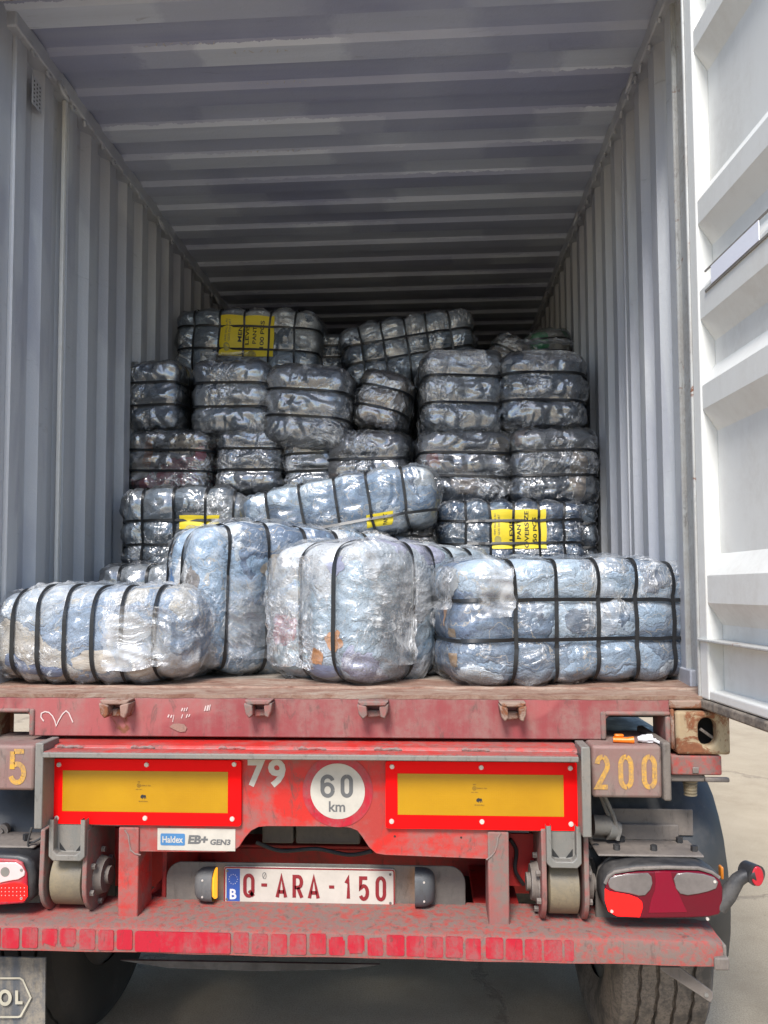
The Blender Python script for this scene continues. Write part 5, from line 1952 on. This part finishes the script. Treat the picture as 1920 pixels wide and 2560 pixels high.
CRE, TAN, WHT, PNK, LIL, TEA, ORA, BRN, NAV, REDC = (.62, .55, .46), (.46, .36, .27), (.66, .67, .68), (.55, .20, .25), (.40, .42, .58), (.40, .54, .60), (.62, .30, .14), (.24, .21, .19), (.16, .21, .34), (.42, .03, .06)
for r in (((-.1, .3), (-.75, -.3), CRE), ((.2, .62), (-.25, .45), WHT), ((.45, .78), (-.97, -.5), CRE), ((-.95, -.6), (-.9, -.4), NAV), ((-.6, -.2), (-.97, -.6), NAV)):
    garment(F1[1], F1[0], 1, -1, r[0], r[1], r[2], r[0][0] * 7)
for r in (((.5, .75), (.55, .72), ORA), ((.1, .9), (-.3, .35), (.10, .24, .50)), ((-.75, -.25), (-.15, .4), BRN), ((-.3, .15), (.1, .5), WHT), ((-.2, .05), (-.05, .25), TAN), ((-.6, .1), (-.95, -.55), (.10, .12, .17))):
    garment(F2[1], F2[0], 0, -1, r[0], r[1], r[2], r[0][0] * 7)
for r in (((-.55, -.2), (.25, .6), (.60, .52, .42)), ((-.9, -.3), (-.6, -.1), (.30, .36, .42))):
    garment(F2[1], F2[0], 1, -1, r[0], r[1], r[2], r[0][0] * 7)
for r in (((.25, .98), (-.5, -.05), PNK), ((-.6, -.3), (.5, .8), LIL), ((-.6, -.3), (-.55, -.25), ORA), ((-.25, .02), (-.75, -.5), (.66, .30, .12)), ((.0, .9), (-.85, -.45), TEA), ((-.5, .1), (-.98, -.75), (.30, .36, .55))):
    garment(F3[1], F3[0], 0, -1, r[0], r[1], r[2], r[0][0] * 7)
for r in (((-.15, .05), (-.2, .2), (.14, .18, .24)), ((.5, .7), (.45, .8), (.13, .17, .25)), ((.1, .3), (-.2, .6), (.40, .47, .56))):
    garment(F4[1], F4[0], 1, -1, r[0], r[1], r[2], r[0][0] * 7)
for r in (((-.30, -.16), (-.08, .24), (.62, .36, .22)), ((-.78, -.5), (-.70, -.48), (.42, .29, .18)), ((-.7, -.42), (-.24, -.1), (.40, .30, .20)), ((.1, .6), (.35, .9), (.20, .38, .62)), ((-.8, -.1), (.35, .9), (.55, .57, .58))):
    garment(F4[1], F4[0], 0, -1, r[0], r[1], r[2], r[0][0] * 7, jagk=.1 if r[0][1] < -.1 and r[1][1] < .3 else 1.0)
loose_film(F1[1], F1[0], 1, -1, (.24, .98), (-.7, .62), 3.3)
loose_film(F2[1], F2[0], 0, -1, (-.75, .7), (-.55, .05), 5.1)
loose_film(F2[1], F2[0], 1, -1, (-.9, -.2), (-.8, .3), 6.4)
loose_film(F3[1], F3[0], 0, -1, (-.2, .95), (-.8, .8), 7.7)
loose_film(F3[1], F3[0], 1, -1, (-.95, -.45), (-.75, .8), 8.2)
loose_film(F4[1], F4[0], 1, -1, (-.98, -.6), (.1, .98), 9.5)
loose_film(F4[1], F4[0], 0, -1, (-.9, .8), (.2, .95), 1.5)

# --- middle row
side_bale((276, 1058, 530, 1232), 1.18, 'dark', 'grey bale showing a plain strip of yellow label, behind the tall blue one', 5, hoops=(-.62, -.1, .42, .85), bands=(-.38, .18), haze=.10, shine=.6,
          papers=((.0, .66, -.02, .30, [], []),))
side_bale((530, 1034, 940, 1166), .92, 'jeans', 'pale blue bale tilted up to the right, with slanting straps', 6, tilt=9.5, hoops=(-.7, -.35, .0, .33, .68), bands=(-.55,), haze=.07, shine=.38,
          papers=((.28, .56, -.88, -.42, [('PANT', .62, .78, .1, .9)], []),), depth=.44, n=5.0)
side_bale((948, 1086, 1258, 1228), 1.22, 'blue', 'dark blue bale whose yellow label reads OVERSIZE 50 PCS', 7, hoops=(-.62, -.30, .02, .36, .70), bands=(-.26, .40), haze=.04, shine=.40, streak=.35,
          papers=((-.30, .46, -.42, .74, [('LEVIS', .34, .41, .20, .72), ('PANT', .475, .545, .24, .72), ('OVERSIZE', .61, .685, .02, .94), ('50 PCS', .755, .83, .16, .78)],
                   [('FRIPE WHOLE ALI', .07, .105, .34, .88), ('GDD EXPORT', .135, .175, .34, .86)]),), depth=.44)
end_bale((1200, 1080, 1287, 1225), 1.50, 'dark', 'narrow dark bale squeezed between the OVERSIZE one and the right wall', 8, bands=(-.45, .2), haze=.05, shine=.45, depth=.7)
side_bale((226, 1222, 420, 1400), .98, 'dark', 'dark bale low on the floor at the left wall, only its top showing', 9, hoops=(-.5, .1, .6), bands=(), haze=.06, shine=.6, depth=.42)

# --- stack, lower row
R1 = 1.47
S1 = end_bale((296, 936, 477, 1072), R1, 'leopard', 'bale with leopard print and red garments, lower row by the left wall', 10, haze=.07, shine=0.85)
end_bale((474, 930, 613, 1072), R1 + .02, 'dark', 'silvery bale with two straps, second from the left in the lower row', 11, haze=.10, shine=.85)
end_bale((612, 958, 724, 1072), R1 + .06, 'dark', 'small dark bale sunk under the bulging middle one in the lower row', 12, haze=.06, shine=.75, bands=(-.2, .45))
end_bale((722, 940, 895, 1085), R1, 'white', 'bale with whitish clothes in the lower row, right of the small dark one', 13, haze=.10, shine=.8, bands=(-.5, .18))
S5 = end_bale((894, 940, 1098, 1087), R1, 'white', 'wide bale with a tan garment in the lower row, second from the right wall', 14, haze=.10, shine=.72)
S6 = end_bale((1098, 932, 1284, 1088), R1 - .02, 'white', 'bale with a cream garment on its right side, lower row against the right wall', 15, haze=.10, shine=.68)
garment(S1[1], S1[0], 0, -1, (-.75, -.1), (.2, .85), CRE, 2.0, True)
for bb, r in ((S1, ((-.98, -.72), (.0, .5), REDC)), (S1, ((.2, .55), (-.95, -.55), REDC)), (S1, ((.35, .8), (-.6, .1), (.60, .55, .48))), (S1, ((.3, .5), (-.2, .7), (.45, .19, .08))),
              (S5, ((-.2, .3), (-.9, .0), TAN)), (S5, ((.55, .9), (-.1, .3), (.5, .12, .08))), (S5, ((-.9, -.5), (.3, .8), (.42, .36, .28))), (S6, ((-.7, -.3), (-.95, .4), (.66, .55, .45))), (S6, ((.2, .7), (.3, .9), WHT))):
    garment(bb[1], bb[0], 0, -1, r[0], r[1], r[2], r[0][0] * 7)
# --- stack, upper row
R2 = 1.49
end_bale((301, 791, 412, 938), R2, 'dark', 'narrow bale in the upper row against the left wall', 16, haze=.08, shine=.72)
T2 = end_bale((411, 788, 575, 946), R2 - .03, 'dark', 'upper row bale under the 100 PCS one, its long right side showing', 17, haze=.09, shine=.75, yaw=84)
end_bale((579, 797, 765, 973), R2 - .05, 'dark', 'bulging grey bale in the middle of the upper row', 18, haze=.13, shine=.75, tilt=-4, n=5.5)
end_bale((768, 806, 892, 940), R2 + .02, 'tan', 'small bale leaning over with slanting straps, upper row right of the middle', 19, haze=.09, shine=.8, tilt=-16, n=4)
T5 = end_bale((902, 770, 1074, 942), R2 - .02, 'dark', 'bale with two straps bowed apart, upper row below the tilted dark one', 20, haze=.10, shine=.75, tilt=-2)
T6 = end_bale((1086, 764, 1281, 936), R2 - .05, 'dark', 'large bale with a loose ruffled top, upper row against the right wall', 21, haze=.08, shine=.75, yaw=94, n=4.4)
# --- on top
side_bale((389, 676, 688, 822), 2.02, 'dark', 'top bale whose yellow label reads MEN and 100 PCS', 22, tilt=-2.5, hoops=(-.72, -.37, -.02, .33, .68), bands=(-.22, .42), haze=.05, shine=.45, depth=.45,
          papers=((-.36, .40, -.42, .76, [('MEN', .34, .41, .34, .74), ('LEVIS', .475, .545, .28, .76), ('PANT', .61, .68, .30, .72), ('100 PCS', .745, .82, .20, .86)],
                   [('FRIPE WHOLE ALI', .10, .135, .36, .88), ('GDD EXPORT', .16, .20, .36, .88)]),))
end_bale((684, 735, 742, 812), 2.25, 'dark', 'small dark bale in the gap between the two top ones', 23, haze=.05, shine=.45, depth=.5)
side_bale((742, 692, 1022, 826), 1.98, 'dark', 'long dark bale on top, tilted up to the right, no label', 24, tilt=8.5, hoops=(-.68, -.34, .0, .32, .66), bands=(-.25, .30), haze=.06, shine=.6, depth=.44)
end_bale((1040, 728, 1128, 848), 2.1, 'tan', 'tan bale leaning beside the tilted top one', 25, tilt=-28, haze=.07, shine=.6, depth=.6, n=4)
U5 = end_bale((1136, 721, 1231, 800), 2.15, 'green', 'bale of green and beige clothes on top at the right wall', 26, haze=.06, shine=.45, depth=.6, n=4)

garment(U5[1], U5[0], 0, -1, (.1, .98), (-.7, .95), (.02, .24, .09), 2.2)
loose_film(T6[1], T6[0], 0, -1, (-.8, .5), (.55, .98), 4.4, lift=.03)
loose_film(T6[1], T6[0], 2, 1, (-.98, -.5), (-.8, .6), 5.4, lift=.05)
loose_film(T5[1], T5[0], 0, -1, (-.5, .9), (.5, .98), 6.1, lift=.025)
loose_film(T2[1], T2[0], 2, 1, (-.98, -.6), (-.5, .9), 7.1, lift=.035)
# --- the layer underneath that carries the stack (mostly hidden)
def low(x, y, z, L, w_, h_, yaw, seed, lab):
    return bale('wrapped_bale', (x, y, z + h_ / 2), yaw, 0, (L, w_, h_), (-.6, -.2, .2, .6), (-.3, .3), 'dark', lab, seed, haze=.06, shine=0.85, res=18)
hid = 'dark wrapped bale in the hidden layer that carries the stack'
zs_ = Z_(1088 * K, R1, 1190 * K)
src = low(-.88, 2.04, ZF, .84, .50, zs_ - ZF - .37, 90, 31, hid)[0]
lowgrp = 'hidden bales carrying the stack'
src['group'] = lowgrp
def copy_tree(o, parent=None):
    c = o.copy()
    COL.objects.link(c)
    if parent is not None:
        c.parent = parent
    for ch in list(o.children):
        copy_tree(ch, c)
    return c
hl = zs_ - ZF - .37
spots = [(-.36, 2.03, ZF + hl / 2), (.16, 2.05, ZF + hl / 2), (.68, 2.04, ZF + hl / 2),
         (-.88, 2.06, ZF + hl * 1.5 + .0), (-.36, 2.05, ZF + hl * 1.5), (.16, 2.04, ZF + hl * 1.5),
         (-.45, 1.36, ZF + hl / 2), (.45, 1.50, ZF + hl / 2)]
for i, (x, y, z) in enumerate(spots):
    c = copy_tree(src)
    c.location = (x, y, z)
    if i >= 6:
        c.rotation_euler = (0, 0, 0)
